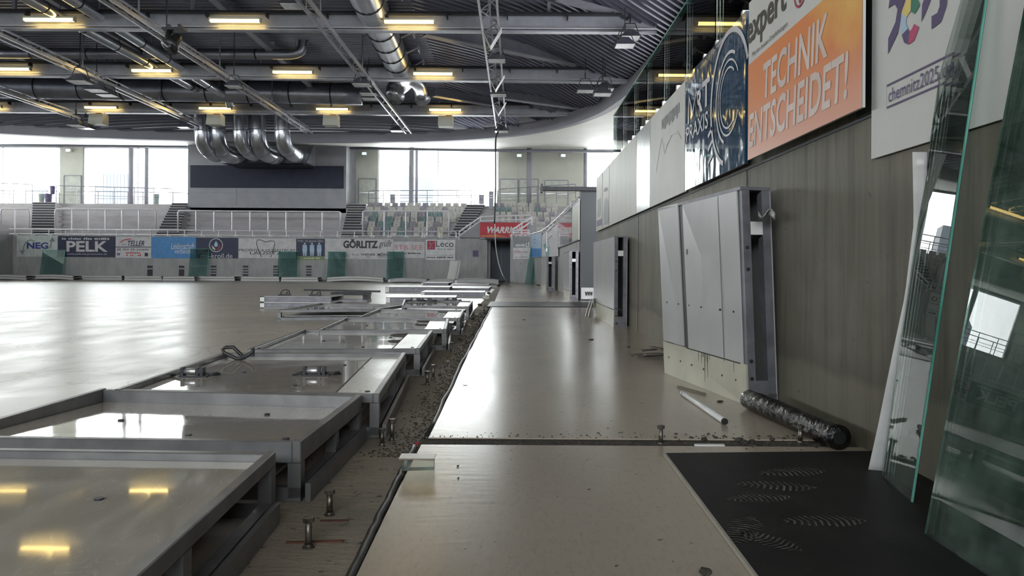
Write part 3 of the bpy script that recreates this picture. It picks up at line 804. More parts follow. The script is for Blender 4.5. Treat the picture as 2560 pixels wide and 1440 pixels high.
# ================================================================== THE FAR END
YB = YF - .03                 # front of the sheets on the far wall
UX, UZ = V3((1, 0, 0)), V3((0, 0, 1))
I = {k: pm('ink_' + k, c, .5) for k, c in dict(blue=(.05, .06, .28), navy=(.02, .028, .075), white=(.75, .75, .76), black=(.02, .02, .022), red=(.55, .03, .05),
     pink=(.62, .20, .25), sky=(.08, .28, .62), grey=(.25, .26, .28), mint=(.60, .66, .64), crimson=(.40, .02, .07), cream=(.75, .74, .55), paleblue=(.45, .60, .80),
     green=(.22, .30, .12), paper=(.66, .64, .67), teal=(.12, .30, .32), orange=(.70, .22, .08), yellow=(.80, .62, .22), violet=(.10, .07, .18), rose=(.50, .06, .16), dkgreen=(.04, .20, .13)).items()}
class Ad:
    """a printed sheet on a wall, addressed in photo pixels"""
    def __init__(s, px0, py0, px1, py1, mat, label, Y=YB, name='advert_banner', group='adverts on the far wall', plane=None, cat='banner', thick=.028):
        """plane: two plan points, read from left to right, that the sheet lies on"""
        A, B = plane or ((0, Y), (1, Y)); s.O = V3((A[0], A[1], 0)); s.U = V3((B[0] - A[0], B[1] - A[1], 0)).normalized(); s.N = V3((s.U.y, -s.U.x, 0))
        u0, z1 = s.P(px0, py0); u1, z0 = s.P(px1, py1)
        if plane: s_ = s.P(px1, py0)
        c = s.O + s.U * (u0 + u1) / 2
        s.t = thing(name, label, cat, (c.x, c.y, z0), group)
        p = s.O + s.U * u0; q = s.O + s.U * u1
        m = MB(); m.hexa([V3((a.x, a.y, z0)) for a in (p, q, q - s.N * thick, p - s.N * thick)], [V3((a.x, a.y, z1)) for a in (p, q, q - s.N * thick, p - s.N * thick)]); s.sheet = m.build('sheet', mat, s.t)
    def P(s, px, py):
        a, b = ray(px, py); Y = s.O.dot(s.N) / (a * s.N.x + s.N.y); p = V3((a * Y, Y, 0)) - s.O
        return p.dot(s.U), H + b * Y
    def box(s, x0, y0, x1, y1): a = s.P(x0, y1); b = s.P(x1, y0); return (a[0], a[1], b[0], b[1])
    def text(s, txt, x0, y0, x1, y1, ink, **k): lettering(s.sheet, txt, s.O, s.U, UZ, s.box(x0, y0, x1, y1), I[ink], **k)
    def marks(s, x0, y0, x1, y1, ink, n=12, seed=1): marks(s.sheet, s.O, s.U, UZ, s.box(x0, y0, x1, y1), I[ink], n, seed=seed)
    def line(s, pts, w, ink, name='emblem', closed=False):
        m = MB(); stroke(m, s.O, s.U, UZ, [s.P(*p) for p in pts], w, closed=closed); m.build(name, I[ink], s.sheet)
    def fill(s, pts, ink, name='emblem', off=.003):
        m = MB(); flat(m, s.O, s.U, UZ, [s.P(*p) for p in pts], off); m.build(name, I[ink], s.sheet)
def rect(x0, y0, x1, y1): return [(x0, y1), (x1, y1), (x1, y0), (x0, y0)]
def parc(cx, cy, r, a0, a1, n=18, ry=None): return [(x, 2 * cy - y) for x, y in arc(cx, cy, r, a0, a1, n, ry)]
A = Ad(42, 588, 144, 642, I['mint'], 'pale mint banner reading NEG with two curved arrows')
A.text('NEG', 67, 606, 121, 622, 'blue', bold=.04); A.line([(87, 604), (80, 600), (72, 601), (64, 607), (60, 616), (56, 632)], .06, 'grey'); A.fill([(49, 626), (56, 637), (63, 626)], 'grey')
A.line([(124, 621), (128, 610), (131, 597)], .06, 'grey'); A.fill([(123, 604), (138, 604), (131, 592)], 'grey')
A = Ad(145, 590, 288, 643, I['navy'], 'dark navy banner reading PELK in large pale letters')
A.text('PELK', 166, 603, 270, 629, 'paper', bold=.03); A.text('www.pelk-baupromotion.de', 167, 633, 268, 638, 'paper'); A.marks(155, 594, 274, 599, 'paper', 22, 3)
A = Ad(289, 592, 378, 645, I['paper'], 'white banner reading TELLER with a blue rule below the name')
A.text('TELLER', 319, 602, 361, 615, 'navy', shear=.25, bold=.02); A.text('UWE', 303, 609, 317, 614, 'blue', shear=.2); A.line([(289, 617.5), (378, 617.5)], .04, 'navy'); A.line([(301, 606), (310, 600), (328, 597)], .05, 'red')
A.marks(293, 621, 373, 626, 'grey', 16, 5); A.marks(315, 630, 352, 634, 'red', 8, 6); A.marks(316, 636, 354, 640, 'red', 8, 7); A.fill(rect(362, 632, 370, 641), 'black'); A.marks(293, 630, 305, 638, 'blue', 3, 3)
A = Ad(379, 592, 490, 646, I['sky'], 'bright blue banner reading Leidenschaft verbindet in white script')
A.text('Leidenschaft', 428, 607, 486, 623, 'white', shear=.15); A.text('verbindet', 437, 622, 483, 634, 'white', shear=.15)
A = Ad(491, 594, 595, 646, I['navy'], 'navy banner with a round flame emblem reading ma-kroll.de')
A.text('ma-kroll.de', 502, 634, 581, 645, 'paper'); A.line(parc(540, 613, 16.5, 0, 360), .04, 'paper', closed=True)
A.fill([(540, 602), (545, 611), (543, 617), (537, 617), (535, 611)], 'paleblue'); A.fill([(530, 613), (538, 622), (538, 626), (531, 621)], 'cream'); A.fill([(551, 610), (543, 622), (543, 626), (550, 620)], 'red')
A = Ad(596, 596, 740, 646, I['paper'], 'white banner reading PROPHYLAXEZENTRUM LAUSITZ over a tooth outline')
A.line([(654, 643), (646, 627), (641, 608), (643, 600), (652, 600), (664, 605), (676, 602), (685, 603), (687, 610), (683, 627), (677, 643)], .035, 'black')
A.text('PROPHYLAXEZENTRUM', 597, 623, 737, 628.5, 'black'); A.text('LAUSITZ', 625, 629, 704, 636, 'black')
A = Ad(741, 597, 812, 641, I['navy'], 'navy banner about healthy teeth with three pale figures')
A.text('Profis - für gesunde Zähne', 745, 600, 808, 606, 'paper')
for x in (762, 780, 798):
    A.fill([(x - 5, 612), (x + 5, 612), (x + 6, 623), (x + 4, 640), (x + 1, 640), (x, 628), (x - 1, 640), (x - 4, 640), (x - 6, 623)], 'paleblue', 'figure'); A.fill(parc(x, 609, 2.6, 0, 330, 8), 'paleblue', 'figure')
A = Ad(741, 641.5, 811, 650, I['green'], 'narrow olive strip under the navy healthy teeth banner'); A.marks(760, 643.5, 800, 647, 'cream', 12, 9)
A = Ad(812, 597, 984, 648, I['paper'], 'long white banner reading GÖRLITZ grüßt in black')
A.text('GÖRLITZ', 858, 598, 945, 620.5, 'black', bold=.05); A.text('grüßt', 947, 601, 979, 621, 'black', shear=.4); A.text('WEINER', 902, 634, 938, 639, 'black', bold=.02); A.text('MÖHL', 944, 632, 972, 640, 'black', bold=.03); A.text('Ajour', 878, 634, 898, 640, 'black', shear=.3); A.marks(857, 635, 876, 639, 'grey', 5, 4)
A.line([(857, 642), (875, 642)], .02, 'black'); A.line([(944, 642.5), (968, 642.5)], .02, 'black'); A.line([(914, 642.5), (926, 643)], .02, 'black')
A = Ad(985, 604, 1062, 645, I['paper'], 'white banner reading STB-SEE in pink brush letters')
A.text('STB-SEE', 987, 613, 1057, 624, 'pink'); A.marks(1012, 631, 1058, 635, 'black', 12, 2)
A = Ad(1064, 599, 1138, 650, I['white'], 'white banner reading Leco with a red square emblem')
A.fill(rect(1068, 602, 1088, 624), 'crimson'); A.line([(1071, 606), (1079, 614), (1071, 621)], .03, 'pink'); A.line([(1085, 606), (1077, 614), (1085, 621)], .03, 'pink'); A.line([(1075, 605), (1078, 612), (1075, 621)], .02, 'white'); A.text('Leco', 1090, 602, 1134, 617, 'black'); A.marks(1090, 621, 1134, 624, 'grey', 14, 1); A.line([(1067, 638), (1133, 638)], .02, 'grey'); A.marks(1067, 641.5, 1133, 645, 'black', 22, 8)
# tunnel sign
A = Ad(1200, 556, 1316, 594, I['red'], 'red sign reading WARRIOR above the tunnel doors', Y=39.44, name='tunnel_sign', group=None)
A.text('WARRIOR', 1218, 567, 1306, 583, 'white', shear=.3, bold=.04); A.fill([(1201, 592), (1270, 592), (1240, 586), (1201, 589)], 'orange')
A = Ad(1283, 591, 1325, 648, I['paper'], 'grey and white banner reading MESSINGER right of the tunnel', plane=((-.33, 37.93), (.65, 36.93)), group='adverts right of the tunnel')
A.fill(rect(1283, 591, 1325, 619), 'grey', 'upper_half'); A.text('MESSINGER', 1289, 610, 1313, 616.5, 'white', off=.006, bold=.04); A.line([(1316, 607), (1316, 617), (1322, 616), (1322, 605)], .08, 'white'); A.text('FITNESS', 1285, 627, 1303, 632, 'pink', off=.006); A.text('& mehr', 1306, 627, 1321, 632, 'grey', off=.006); A.marks(1289, 641, 1320, 644, 'grey', 9, 3)
A = Ad(1327, 589, 1353, 642, I['paleblue'], 'pale blue banner with a ring emblem beside the MESSINGER banner', plane=((.63, 36.93), (1.14, 33.2)), group='adverts right of the tunnel')
A.line(parc(1337, 603, 4.5, 20, 340), .03, 'grey'); A.fill(rect(1327, 621, 1353, 642), 'sky', 'lower_band')
A = Ad(1355, 588, 1394, 640, I['paper'], 'white banner with dark scribbles behind the far leaning board', plane=((1.13, 33.2), (1.34, 25.5)), group='adverts right of the tunnel')
A.line([(1362, 600), (1366, 615), (1370, 602), (1376, 622)], .04, 'grey'); A.fill([(1358, 612), (1365, 608), (1363, 625)], 'teal')

# ---- blank panel behind the far ducts, buckets and outside towers
a, b = at(476, 413, 48.94), at(859, 471, 48.94)
m = MB(); m.bx(a.x, 48.9, b.z, b.x, 48.98, a.z); tag(m.build('display_panel', M['navy'], bevel=.02), 'wide blank navy panel on the grey block under the elbow ducts', 'panel')
TW = pm('tower_cladding', (.042, .052, .068), .4, 0, (.05, .06, .078), .3)
def tower(x0, x1, y0, Y, lab, cut=0):
    a, b = at(x0, y0, Y), at(x1, 540, Y); t = thing('tower', lab, 'building', ((a.x + b.x) / 2, Y, b.z))
    c = cut / F * Y
    m = MB(); m.prism([(a.x, Y, b.z), (b.x, Y, b.z), (b.x, Y, a.z), (a.x + c, Y, a.z), (a.x, Y, a.z - c * 1.1)], (0, 12, 0)); m.build('tower_body', TW, t)
    m = MB(); n = 9
    for k in range(n): x = a.x + c + (b.x - a.x - c) * (k + .3) / n; m.bx(x, Y - .12, b.z, x + .3 * (b.x - a.x) / n, Y, a.z - .4)
    m.build('cladding_ribs', pm('tower_rib', (.062, .074, .09), .4), t)
tower(237, 330, 432, 260, 'pale ribbed tower outside the window left of the two columns', 16)
tower(1000, 1082, 442, 260, 'pale ribbed tower outside the window behind the tall column', 10)
m = MB(); a = at(118, 430, 300); b = at(121, 530, 300); m.lathe((a.x, 300, b.z), (0, 0, 1), [(0, .45), (a.z - b.z, .3)], 10); tag(m.build('chimney', TW, smooth=True), 'thin pale chimney outside the far left window', 'chimney')
# columns
def column(px, w, y0, y1, Y, lab):
    a, b = at(px, y0, Y), at(px, y1, Y); r = w / F * Y / 2
    t = thing('column', lab, 'column', (a.x, Y, 4.92), 'columns along the far windows')
    m = MB(); m.tube([(a.x, Y, 4.92), (a.x, Y, a.z)], r, 20); m.build('shaft', M['fascia'], t, True)
    m = MB(); m.tube([(a.x, Y, 4.92), (a.x, Y, 5.0)], r * 1.2, 20); m.build('foot_ring', M['steel'], t, True)
column(328, 12, 355, 512, 50.9, 'thick round column before the far left window')
column(367, 9, 358, 512, 51.3, 'thinner round column just right of the thick one at left')
column(1029, 12, 350, 500, 50.9, 'tall round column before the window behind the seats')
column(1042, 7, 358, 500, 51.3, 'thin column touching the right side of the tall one behind the seats')
column(1323, 12, 350, 495, 50.6, 'round column in front of the cream doors at right')
column(1464, 9, 360, 470, 51, 'slim column at the right end of the cream wall')
# sprinkler pipe along the soffit
p = [at(px, py, 50.2) for px, py in ((-150, 366), (0, 364), (470, 366))]
m = MB(); m.tube(p, .09, 8); tag(m.build('soffit_pipe', M['steel'], smooth=True), 'grey pipe under the soffit left of the grey block', 'pipe', 'pipes under the soffit')
p = [at(px, py, 50.2) for px, py in ((872, 370), (1200, 376), (1545, 379))]
m = MB(); m.tube(p, .09, 8); tag(m.build('soffit_pipe', M['steel'], smooth=True), 'grey pipe under the soffit right of the grey block', 'pipe', 'pipes under the soffit')
for k, (px, py) in enumerate(((171, 376), (911, 384), (1298, 389), (1408, 389))):
    a = at(px, py, YG - .15); t = thing('exit_sign', 'small lit sign high on the cream wall, %s from the left' % ORDW[k], 'sign', (a.x, YG - .15, a.z - .12), 'lit signs above the cream doors')
    m = MB(); m.bx(a.x - .2, YG - .2, a.z - .12, a.x + .2, YG - .06, a.z + .12); m.build('sign_box', M['white'], t)
    m = MB(); m.bx(a.x - .14, YG - .21, a.z - .08, a.x + .14, YG - .2, a.z + .08); m.build('lit_face', emit('lit_sign%d' % k, (.6, .95, .8), 1.2), t)

# ---- railings
def railing(name, lab, pts, h, posts, mids=(), r=.025, mat='rail', cat='railing', group=None, round_ends=True):
    pts = [V3(p) for p in pts]; c = sum(pts, V3()) / len(pts)
    t = thing(name, lab, cat, (c.x, c.y, min(p.z for p in pts)), group); up = V3((0, 0, h))
    top = [p + up for p in pts]
    if round_ends:
        d0 = (top[1] - top[0]).normalized() * .12; d1 = (top[-1] - top[-2]).normalized() * .12
        path = [pts[0], top[0] - V3((0, 0, .12)), top[0] - V3((0, 0, .03)) + d0 * .3, top[0] + d0] + top[1:-1] + [top[-1] - d1, top[-1] - V3((0, 0, .03)) - d1 * .3, top[-1] - V3((0, 0, .12)), pts[-1]]
    else: path = top
    m = MB(); m.tube(path, r, 8); m.build('handrail', M[mat], t, True)
    for f in mids:
        m = MB(); m.tube([p + up * f for p in pts], r * .6, 6); m.build('middle_rail', M[mat], t, True)
    L = [(b - a).length for a, b in zip(pts, pts[1:])]; tot = sum(L)
    for k in range(posts):
        s = tot * ((k + 1) / (posts + 1) if round_ends else k / (posts - 1)); i = 0
        while i < len(L) - 1 and s > L[i]: s -= L[i]; i += 1
        p = pts[i] + (pts[i + 1] - pts[i]) * min(1, s / L[i])
        m = MB(); m.tube([p, p + up], r * .9, 6); m.build('post', M[mat], t)
    return t
G = 'white crush barriers on the far terrace'
for (x0, x1, yb, n, lab) in ((2, 73, 562, 1, 'short white crush barrier at the far left photo edge'), (138, 389, 563, 5, 'white crush barrier between the two stairs at left'), (445, 851, 567, 8, 'long white crush barrier below the grey block')):
    a, b = at(x0, yb, 43.6), at(x1, yb + (x1 - x0) * .0118, 43.6); z = 2.40; railing('crush_barrier', lab, [(a.x, 43.6, z + .37), (b.x, 43.6, z + .37)], at(x0, yb - 40, 43.6).z - a.z + (a.z - z - .37), n, (), .05, 'rail', 'railing', G)
a, b = at(907, 570, 42.6), at(1122, 575, 42.6)
railing('crush_barrier', 'white barrier in front of the seats behind the STB-SEE banner', [(a.x, 42.6, 2.3), (b.x, 42.6, 2.3)], at(907, 527, 42.6).z - 2.3, 3, (), .045, 'rail', 'railing', G)
# rail along the top of the far wall, with small clamps
t = thing('parapet_rail', 'double white rail along the top of the far wall above the banners', 'railing', (-15, YF + .15, 2.37))
x0, x1 = at(20, 580, YF).x, at(1137, 590, YF).x
for h in (.06, .32):
    m = MB(); m.tube([(x0, YF + .12, 2.37 + h), (x1, YF + .12, 2.37 + h)], .035, 8); m.build('handrail', M['rail'], t, True)
m = MB(); m.tube([(x1, YF + .12, 2.43), (x1 + .06, YF + .12, 2.46), (x1 + .06, YF + .12, 2.66), (x1, YF + .12, 2.69)], .035, 8); m.build('end_bend', M['rail'], t, True)
for k in range(27):
    x = x0 + .3 + k * .92; m = MB(); m.bx(x - .04, YF + .08, 2.36, x + .04, YF + .15, 2.48); m.bx(x + .1, YF + .06, 2.36, x + .17, YF + .13, 2.44); m.bx(x - .02, YF + .09, 2.4, x + .02, YF + .13, 2.7); m.build('clamp', M['white'], t)
# rails on the upper walkway
Gu = 'dark rails on the upper walkway'
def uprail(x0, y0, x1, y1, yb, n, lab, Y, mids=(.5,), mat='steel'):
    a, b = at(x0, y0, Y), at(x1, y1, Y); z = 4.92
    railing('walkway_railing', lab, [(a.x, Y, z), (b.x, Y, z + (b.z - a.z))], a.z - z, n, mids, .028, mat, 'railing', Gu)
uprail(-60, 456, 81, 461, 500, 2, 'upper railing at the far left window, front one', 50.2)
uprail(-60, 476, 148, 478, 500, 4, 'upper railing at the far left window, rear one', 51.5)
uprail(141, 464, 433, 472, 510, 5, 'upper railing before the cream pier at left, front one', 50.2)
uprail(208, 478, 470, 482, 510, 6, 'upper railing before the cream pier at left, rear one', 51.5)
uprail(922, 477, 1178, 475, 505, 6, 'upper railing behind the top seat row', 50.2)
uprail(950, 488, 1225, 489, 505, 6, 'upper railing close to the window behind the seats', 51.5)
uprail(1245, 473, 1440, 460, 500, 3, 'upper railing rising to the right before the cream doors', 50.3)
# stairs
def stairs(lab, xb0, xb1, yb, xt0, xt1, yt):
    a0, a1 = at(xb0, yb, 42.6), at(xb1, yb, 42.6); b0, b1 = at(xt0, yt, 49.9), at(xt1, yt, 49.9)
    t = thing('stairs', lab, 'stairs', ((a0.x + a1.x) / 2, 42.6, 2.3), 'stairs up the far terrace'); N = 13
    for k in range(N):
        f = k / N; g = (k + 1) / N; y = 42.6 + 7.4 * f; z = 2.35 + (4.97 - 2.35) * g
        xa, xb = a0.x + (b0.x - a0.x) * f, a1.x + (b1.x - a1.x) * f
        m = MB(); m.bx(xa, y, z - .24, xb, y + .72, z); o = m.build('step', M['terrace'], t)
        m = MB(); m.bx(xa, y - .012, z - .20, xb, y - .001, z - .05); m.build('riser_gap', M['dark'], t) if False else m.build('dark_riser', M['dark'], t)  # thin dark strip across the face of each step
stairs('concrete stairs with dark risers at far left', 78, 136, 571, 80, 136, 507)
stairs('slanting concrete stairs just left of the grey block', 388, 446, 573, 430, 468, 520)
stairs('slanting concrete stairs just right of the grey block', 852, 903, 579, 872, 915, 520)
stairs('slanting concrete stairs between the two seat blocks', 1122, 1160, 584, 1168, 1215, 524)
# buckets
def bucket(p, r, h, mat, lab, group=None, tilt=0):
    t = thing('bucket', lab, 'bucket', p, group); p = V3(p)
    m = MB(); m.lathe(p, (tilt, 0, 1), [(0, r * .75), (.01, r * .78), (h * .92, r), (h, r * 1.06), (h, r * .95), (h * .9, r * .92)], 16); m.build('bucket_body', mat, t, True)
    m = MB(); m.tube([p + V3((r * math.cos(q), -.02, h * .85 - .3 * r * abs(math.sin(q)))) for q in [math.pi * i / 10 for i in range(11)]], .012, 5); m.build('bucket_handle', M['steel'], t)
vio = pm('violet_plastic', (.16, .13, .25), .4); grn = pm('green_grey_plastic', (.42, .50, .47), .4)
a = at(121, 506, 49.6); bucket((a.x, 49.6, 4.95), .24, .58, vio, 'violet bucket at the head of the far left stairs', 'buckets on the far terrace')
a = at(127, 484, 49.62); bucket((a.x + .12, 49.62, 5.5), .17, .56, vio, 'narrow violet bucket standing on the lower violet bucket', 'buckets on the far terrace')
a = at(104, 500, 50.0); bucket((a.x, 50.0, 4.95), .2, .62, grn, 'grey green bucket left of the violet buckets', 'buckets on the far terrace')
a = at(391, 503, 50.6); bucket((a.x, 50.6, 4.95), .2, .7, grn, 'pale bucket on the walkway right of the thin column', 'buckets on the far terrace')
for k, (px, py) in enumerate(((983, 498), (1204, 498))):
    a = at(px, py, 50.6); t = thing('waste_bin', 'small patterned bin on the upper railing %s' % ('behind the left seats' if k == 0 else 'right of the left seat block'), 'bin', (a.x, 50.35, 4.92), 'bins on the upper railing')
    m = MB(); m.bx(a.x - .17, 50.3, 5.1, a.x + .17, 50.6, 5.72); m.build('bin_body', M['fascia'], t, bevel=.02)
    m = MB(); m.bx(a.x - .18, 50.29, 5.62, a.x + .18, 50.61, 5.66); m.bx(a.x - .15, 50.285, 5.3, a.x + .15, 50.299, 5.5); m.build('dark_band', M['steel'], t)
    m = MB(); m.bx(a.x - .03, 50.4, 4.92, a.x + .03, 50.46, 5.1); m.build('bin_post', M['steel'], t)
a = at(1228, 490, 48.4); t = thing('dark_cabinet', 'tall dark box with pale stripes at the end of the walkway railing', 'box', (a.x, 48.4, 4.6))
m = MB(); m.bx(a.x - .14, 48.3, 4.57, a.x + .14, 48.6, 5.75); m.build('cabinet_body', M['steel'], t, bevel=.02)
m = MB(); m.bx(a.x - .1, 48.29, 5.3, a.x + .1, 48.3, 5.36); m.bx(a.x - .1, 48.29, 5.45, a.x + .1, 48.3, 5.51); m.build('stripe', M['white'], t)
# sloping stair rails by the tunnel
def slope_rail(lab, P, gap, Y):
    t = thing('stair_rail', lab, 'railing', at(*P[0], Y), 'sloping rails by the tunnel'); 
    a = [at(x, y, Y) for x, y in P]
    m = MB(); m.tube(a, .045, 8); m.build('handrail', M['rail'], t, True)
    m = MB(); m.tube([p - V3((0, 0, gap)) for p in a], .035, 8); m.build('lower_rail', M['rail'], t, True)
    for f in range(len(a)):
        m = MB(); m.tube([a[f], a[f] - V3((0, 0, gap * 1.9))], .03, 6); m.build('post', M['rail'], t)
slope_rail('double rail rising to the red WARRIOR sign from the left', [(1148, 580), (1175, 561), (1201, 543), (1290, 539), (1328, 537)], .22, 39.6)
slope_rail('double rail rising to the right in front of the WARRIOR sign', [(1280, 577), (1305, 558), (1330, 539)], .25, 37.9)
slope_rail('long rail rising to the right above the far leaning boards', [(1368, 580), (1395, 552), (1420, 517), (1434, 503)], .28, 27.0)
slope_rail('low double rail on the wall above the MESSINGER banner', [(1284, 577), (1304, 576), (1323, 575)], .12, 37.8)
# thin cable
P = spline([at(1256, 318, 37.2), at(1243, 334, 37.6), at(1239, 360, 37.7), at(1239, 460, 37.7), at(1236, 560, 37.7)], 6)
m = MB(); m.tube(P, .045, 6); tag(m.build('hanging_cable', M['black'], smooth=True), 'black cable hanging from the far end of the ladder rail', 'cable')
P = spline([at(1237, 556, 37.72), at(1239, 610, 37.2), at(1246, 655, 36), at(1258, 690, 34.5), zp(1270, 706)], 6)
m = MB(); m.tube(P, .022, 6); tag(m.build('white_rope', M['white'], smooth=True), 'thin white rope hanging before the tunnel doors down to the floor', 'rope')
# vents in the far wall
for k, px in enumerate((375, 454, 534, 614, 690, 772)):
    a, b = at(px - 6.5, 664, YF), at(px + 6.5, 690, YF)
    t = thing('slotted_vent', 'dark slotted vent low on the far wall, %s from the left' % ORDW[k], 'vent', ((a.x + b.x) / 2, YF, b.z), 'slotted vents in the far wall')
    m = MB(); m.bx(a.x, YF - .012, b.z, b.x, YF, a.z); m.build('vent_opening', M['dark'], t)
    for q in range(3 if k > 1 else 1):
        z = b.z + (a.z - b.z) * (q + 1) / (4 if k > 1 else 3) * (1 if k > 1 else 2.1); m = MB(); m.bx(a.x - .02, YF - .03, z - .03, b.x + .02, YF - .012, z + .03); m.build('slat', M['fascia'], t)
# glass sheets leaning on the far wall
def leaning_glass(x0, x1, y0, y1, Y, lab, lean=.32, skew=0, name='glass_sheet', mat='greenglass'):
    a, b = at(x0, y1, Y - lean), at(x1, y1, Y - lean); top = at(x0, y0, Y); zt = top.z
    w = b.x - a.x; t = thing(name, lab, 'glass', ((a.x + b.x) / 2, Y - lean, 0), 'green glass sheets leaning along the walls')
    b0 = V3((a.x, Y - lean, .0)); U = V3((w, 0, 0)); W = V3((skew, lean - .05, zt)); N = U.cross(W).normalized() * .012
    m = MB(); m.hexa([b0, b0 + U, b0 + U + N * -1, b0 - N], [b0 + W, b0 + U + W, b0 + U + W - N, b0 + W - N]); m.build('glass', M[mat], t)
    m = MB()
    for p, q in ((b0 + W, b0 + W + U), (b0, b0 + W), (b0 + U, b0 + U + W)): m.bar(p, q, .016, .016, (0, 1, 0))
    m.build('glass_edge', M['glassedge'], t)
for x0, x1, y0, y1, lab in ((98, 155, 625, 686, 'green glass sheet leaning under the NEG banner'), (470, 517, 622, 690, 'green glass sheet leaning between the blue and the kroll banner'),
                            (692, 742, 629, 694, 'green glass sheet leaning under the tooth banner, lamp mirrored in it'), (817, 862, 629, 696, 'green glass sheet leaning under the GÖRLITZ banner'), (966, 1008, 629, 698, 'green glass sheet leaning left of the STB-SEE banner')):
    leaning_glass(x0, x1, y0, y1, YF - .04, lab)
leaning_glass(1312, 1334, 617, 711, 36.0, 'dark green glass sheet leaning on the wall by the MESSINGER banner', .5, .28)
leaning_glass(1327, 1341, 618, 711, 36.2, 'second dark green sheet just right of the one by the MESSINGER banner', .5, .22)
leaning_glass(1364, 1374, 616, 660, 28.5, 'green glass sheet behind the far leaning board, left one of two', .1, .02)
leaning_glass(1376, 1385, 617, 660, 28.2, 'green glass sheet behind the far leaning board, right one of two', .1, .02)
a = at(1189, 634, YF); t = thing('notice', 'small violet notice on the wall left of the tunnel doors', 'sign', (-2.0, YF, a.z))
m = MB(); m.bx(a.x - .15, YF - .02, a.z - .17, a.x + .15, YF, a.z + .17); m.build('notice_sheet', I['violet'], t)
m = MB(); m.bx(a.x - .16, YF - .025, a.z - .18, a.x + .16, YF - .02, a.z - .16); m.build('notice_edge', I['grey'], t)

# white cap rail on the curved corner wall
t = thing('parapet_rail', 'white rail following the top of the curved wall right of the tunnel', 'railing', (.8, 35, 2.37))
P = [V3((x - .02, y + .1, 2.43)) for x, y in plan[::-1]]
m = MB(); m.tube(P, .04, 8); m.build('handrail', M['rail'], t, True)
for i in range(len(P) - 1):
    for f in (.1, .6): p = P[i] + (P[i + 1] - P[i]) * f; m = MB(); m.bx(p.x - .05, p.y - .05, 2.36, p.x + .05, p.y + .05, 2.47); m.build('clamp', M['white'], t)
# ================================================================== STADIUM SEATS
SM = {'pale': pm('pale_seat', (.62, .60, .58), .4), 'grey': pm('grey_violet_seat', (.36, .34, .40), .4), 'teal': pm('teal_grey_seat', (.24, .34, .35), .4), 'cream': pm('cream_seat', (.64, .63, .54), .4)}
CN = {'pale': 'pale grey', 'grey': 'grey violet', 'teal': 'teal grey', 'cream': 'cream'}
proto = {}
def seat(kind, loc, rot, label, group):
    if kind not in proto:
        t = thing('stadium_seat', label, 'seat', (0, 0, 0), group)
        m = MB()
        def back(u, v):
            w = .22 + .015 * math.cos(v * 3.1); x = (u * 2 - 1) * w
            return V3((x, .12 + .07 * v - .05 * (u * 2 - 1) ** 2 * -1 * -1, .36 + .42 * v))
        m.sheet(back, 6, 5); m.build('backrest', SM[kind], t, True, solid=.02)
        m = MB()
        def pan(u, v): x = (u * 2 - 1) * .21; return V3((x, -.02 + .05 * v + .03 * (u * 2 - 1) ** 2, .08 + .34 * v))
        m.sheet(pan, 6, 4); m.build('folded_seat', SM[kind], t, True, solid=.025)
        m = MB(); m.bx(-.2, .06, .26, .2, .12, .31); m.bx(-.03, .08, 0, .03, .14, .3); m.build('seat_bracket', M['steel'], t)
        m = MB(); m.bx(-.03, .105, .56, .03, .125, .585); m.build('number_plate', M['dark'], t)
        t.location = loc; t.rotation_euler = (0, 0, rot); proto[kind] = t; ORG[t.name] = V3(loc); return t
    return dup(proto[kind], loc, rot, label, group)
rnd = random.Random(11)
# left block: six rows seen head-on
LB = ['pggppppgppppg', 'cpgppccgppgpp', 'gtppgpgpgtpp', 'gtpptpgptpp', 'pttpptpptp', 'gpttptpgpp']
LB = [(922, 1170, 'ggpggppgppppp'), (917, 1160, 'ccgppcpgppgpp'), (908, 1146, 'gtppggpgttpp'), (903, 1130, 'ptptppptppp'), (900, 1126, 'gpttptgppgp'), (918, 1112, 'cgtptgppgc')]
KK = {'p': 'pale', 'g': 'grey', 't': 'teal', 'c': 'cream'}
for r, (x0, x1, s) in enumerate(LB):
    Y = 48.9 - r * RY; z = Z0 + (5 - r) * RZ + .05; n = len(s)
    for k in range(n):
        px = x0 + (x1 - x0) * (k + .4) / n; X = ray(px, 520)[0] * Y
        seat(KK[s[k]], (X, Y, z), 0, '%s seat, %s from left, %s row from top, left block' % (CN[KK[s[k]]], ORDW[k], ORDW[r]), 'seats in the left block').scale = (.9, 1, 1)
RB = [(1236, 1398, 'ggpppppgppp'), (1240, 1396, 'tttpppptgpp'), (1238, 1392, 'ppcgpppppg'), (1334, 1394, 'pgpp'), (1342, 1392, 'ppgp'), (1346, 1390, 'pppp')]
for r, (x0, x1, s) in enumerate(RB):
    Y = 49.0 - r * RY; z = Z0 + (5 - r) * RZ + .05; n = len(s)
    for k in range(n):
        px = x0 + (x1 - x0) * (k + .4) / n; X = ray(px, 520)[0] * Y
        so = seat(KK[s[k]], (X, Y - .0, z), .3, '%s seat, %s from left, %s row from top, right block' % (CN[KK[s[k]]], ORDW[k], ORDW[r]), 'seats in the right block'); so.scale = (.74, 1, 1.05)
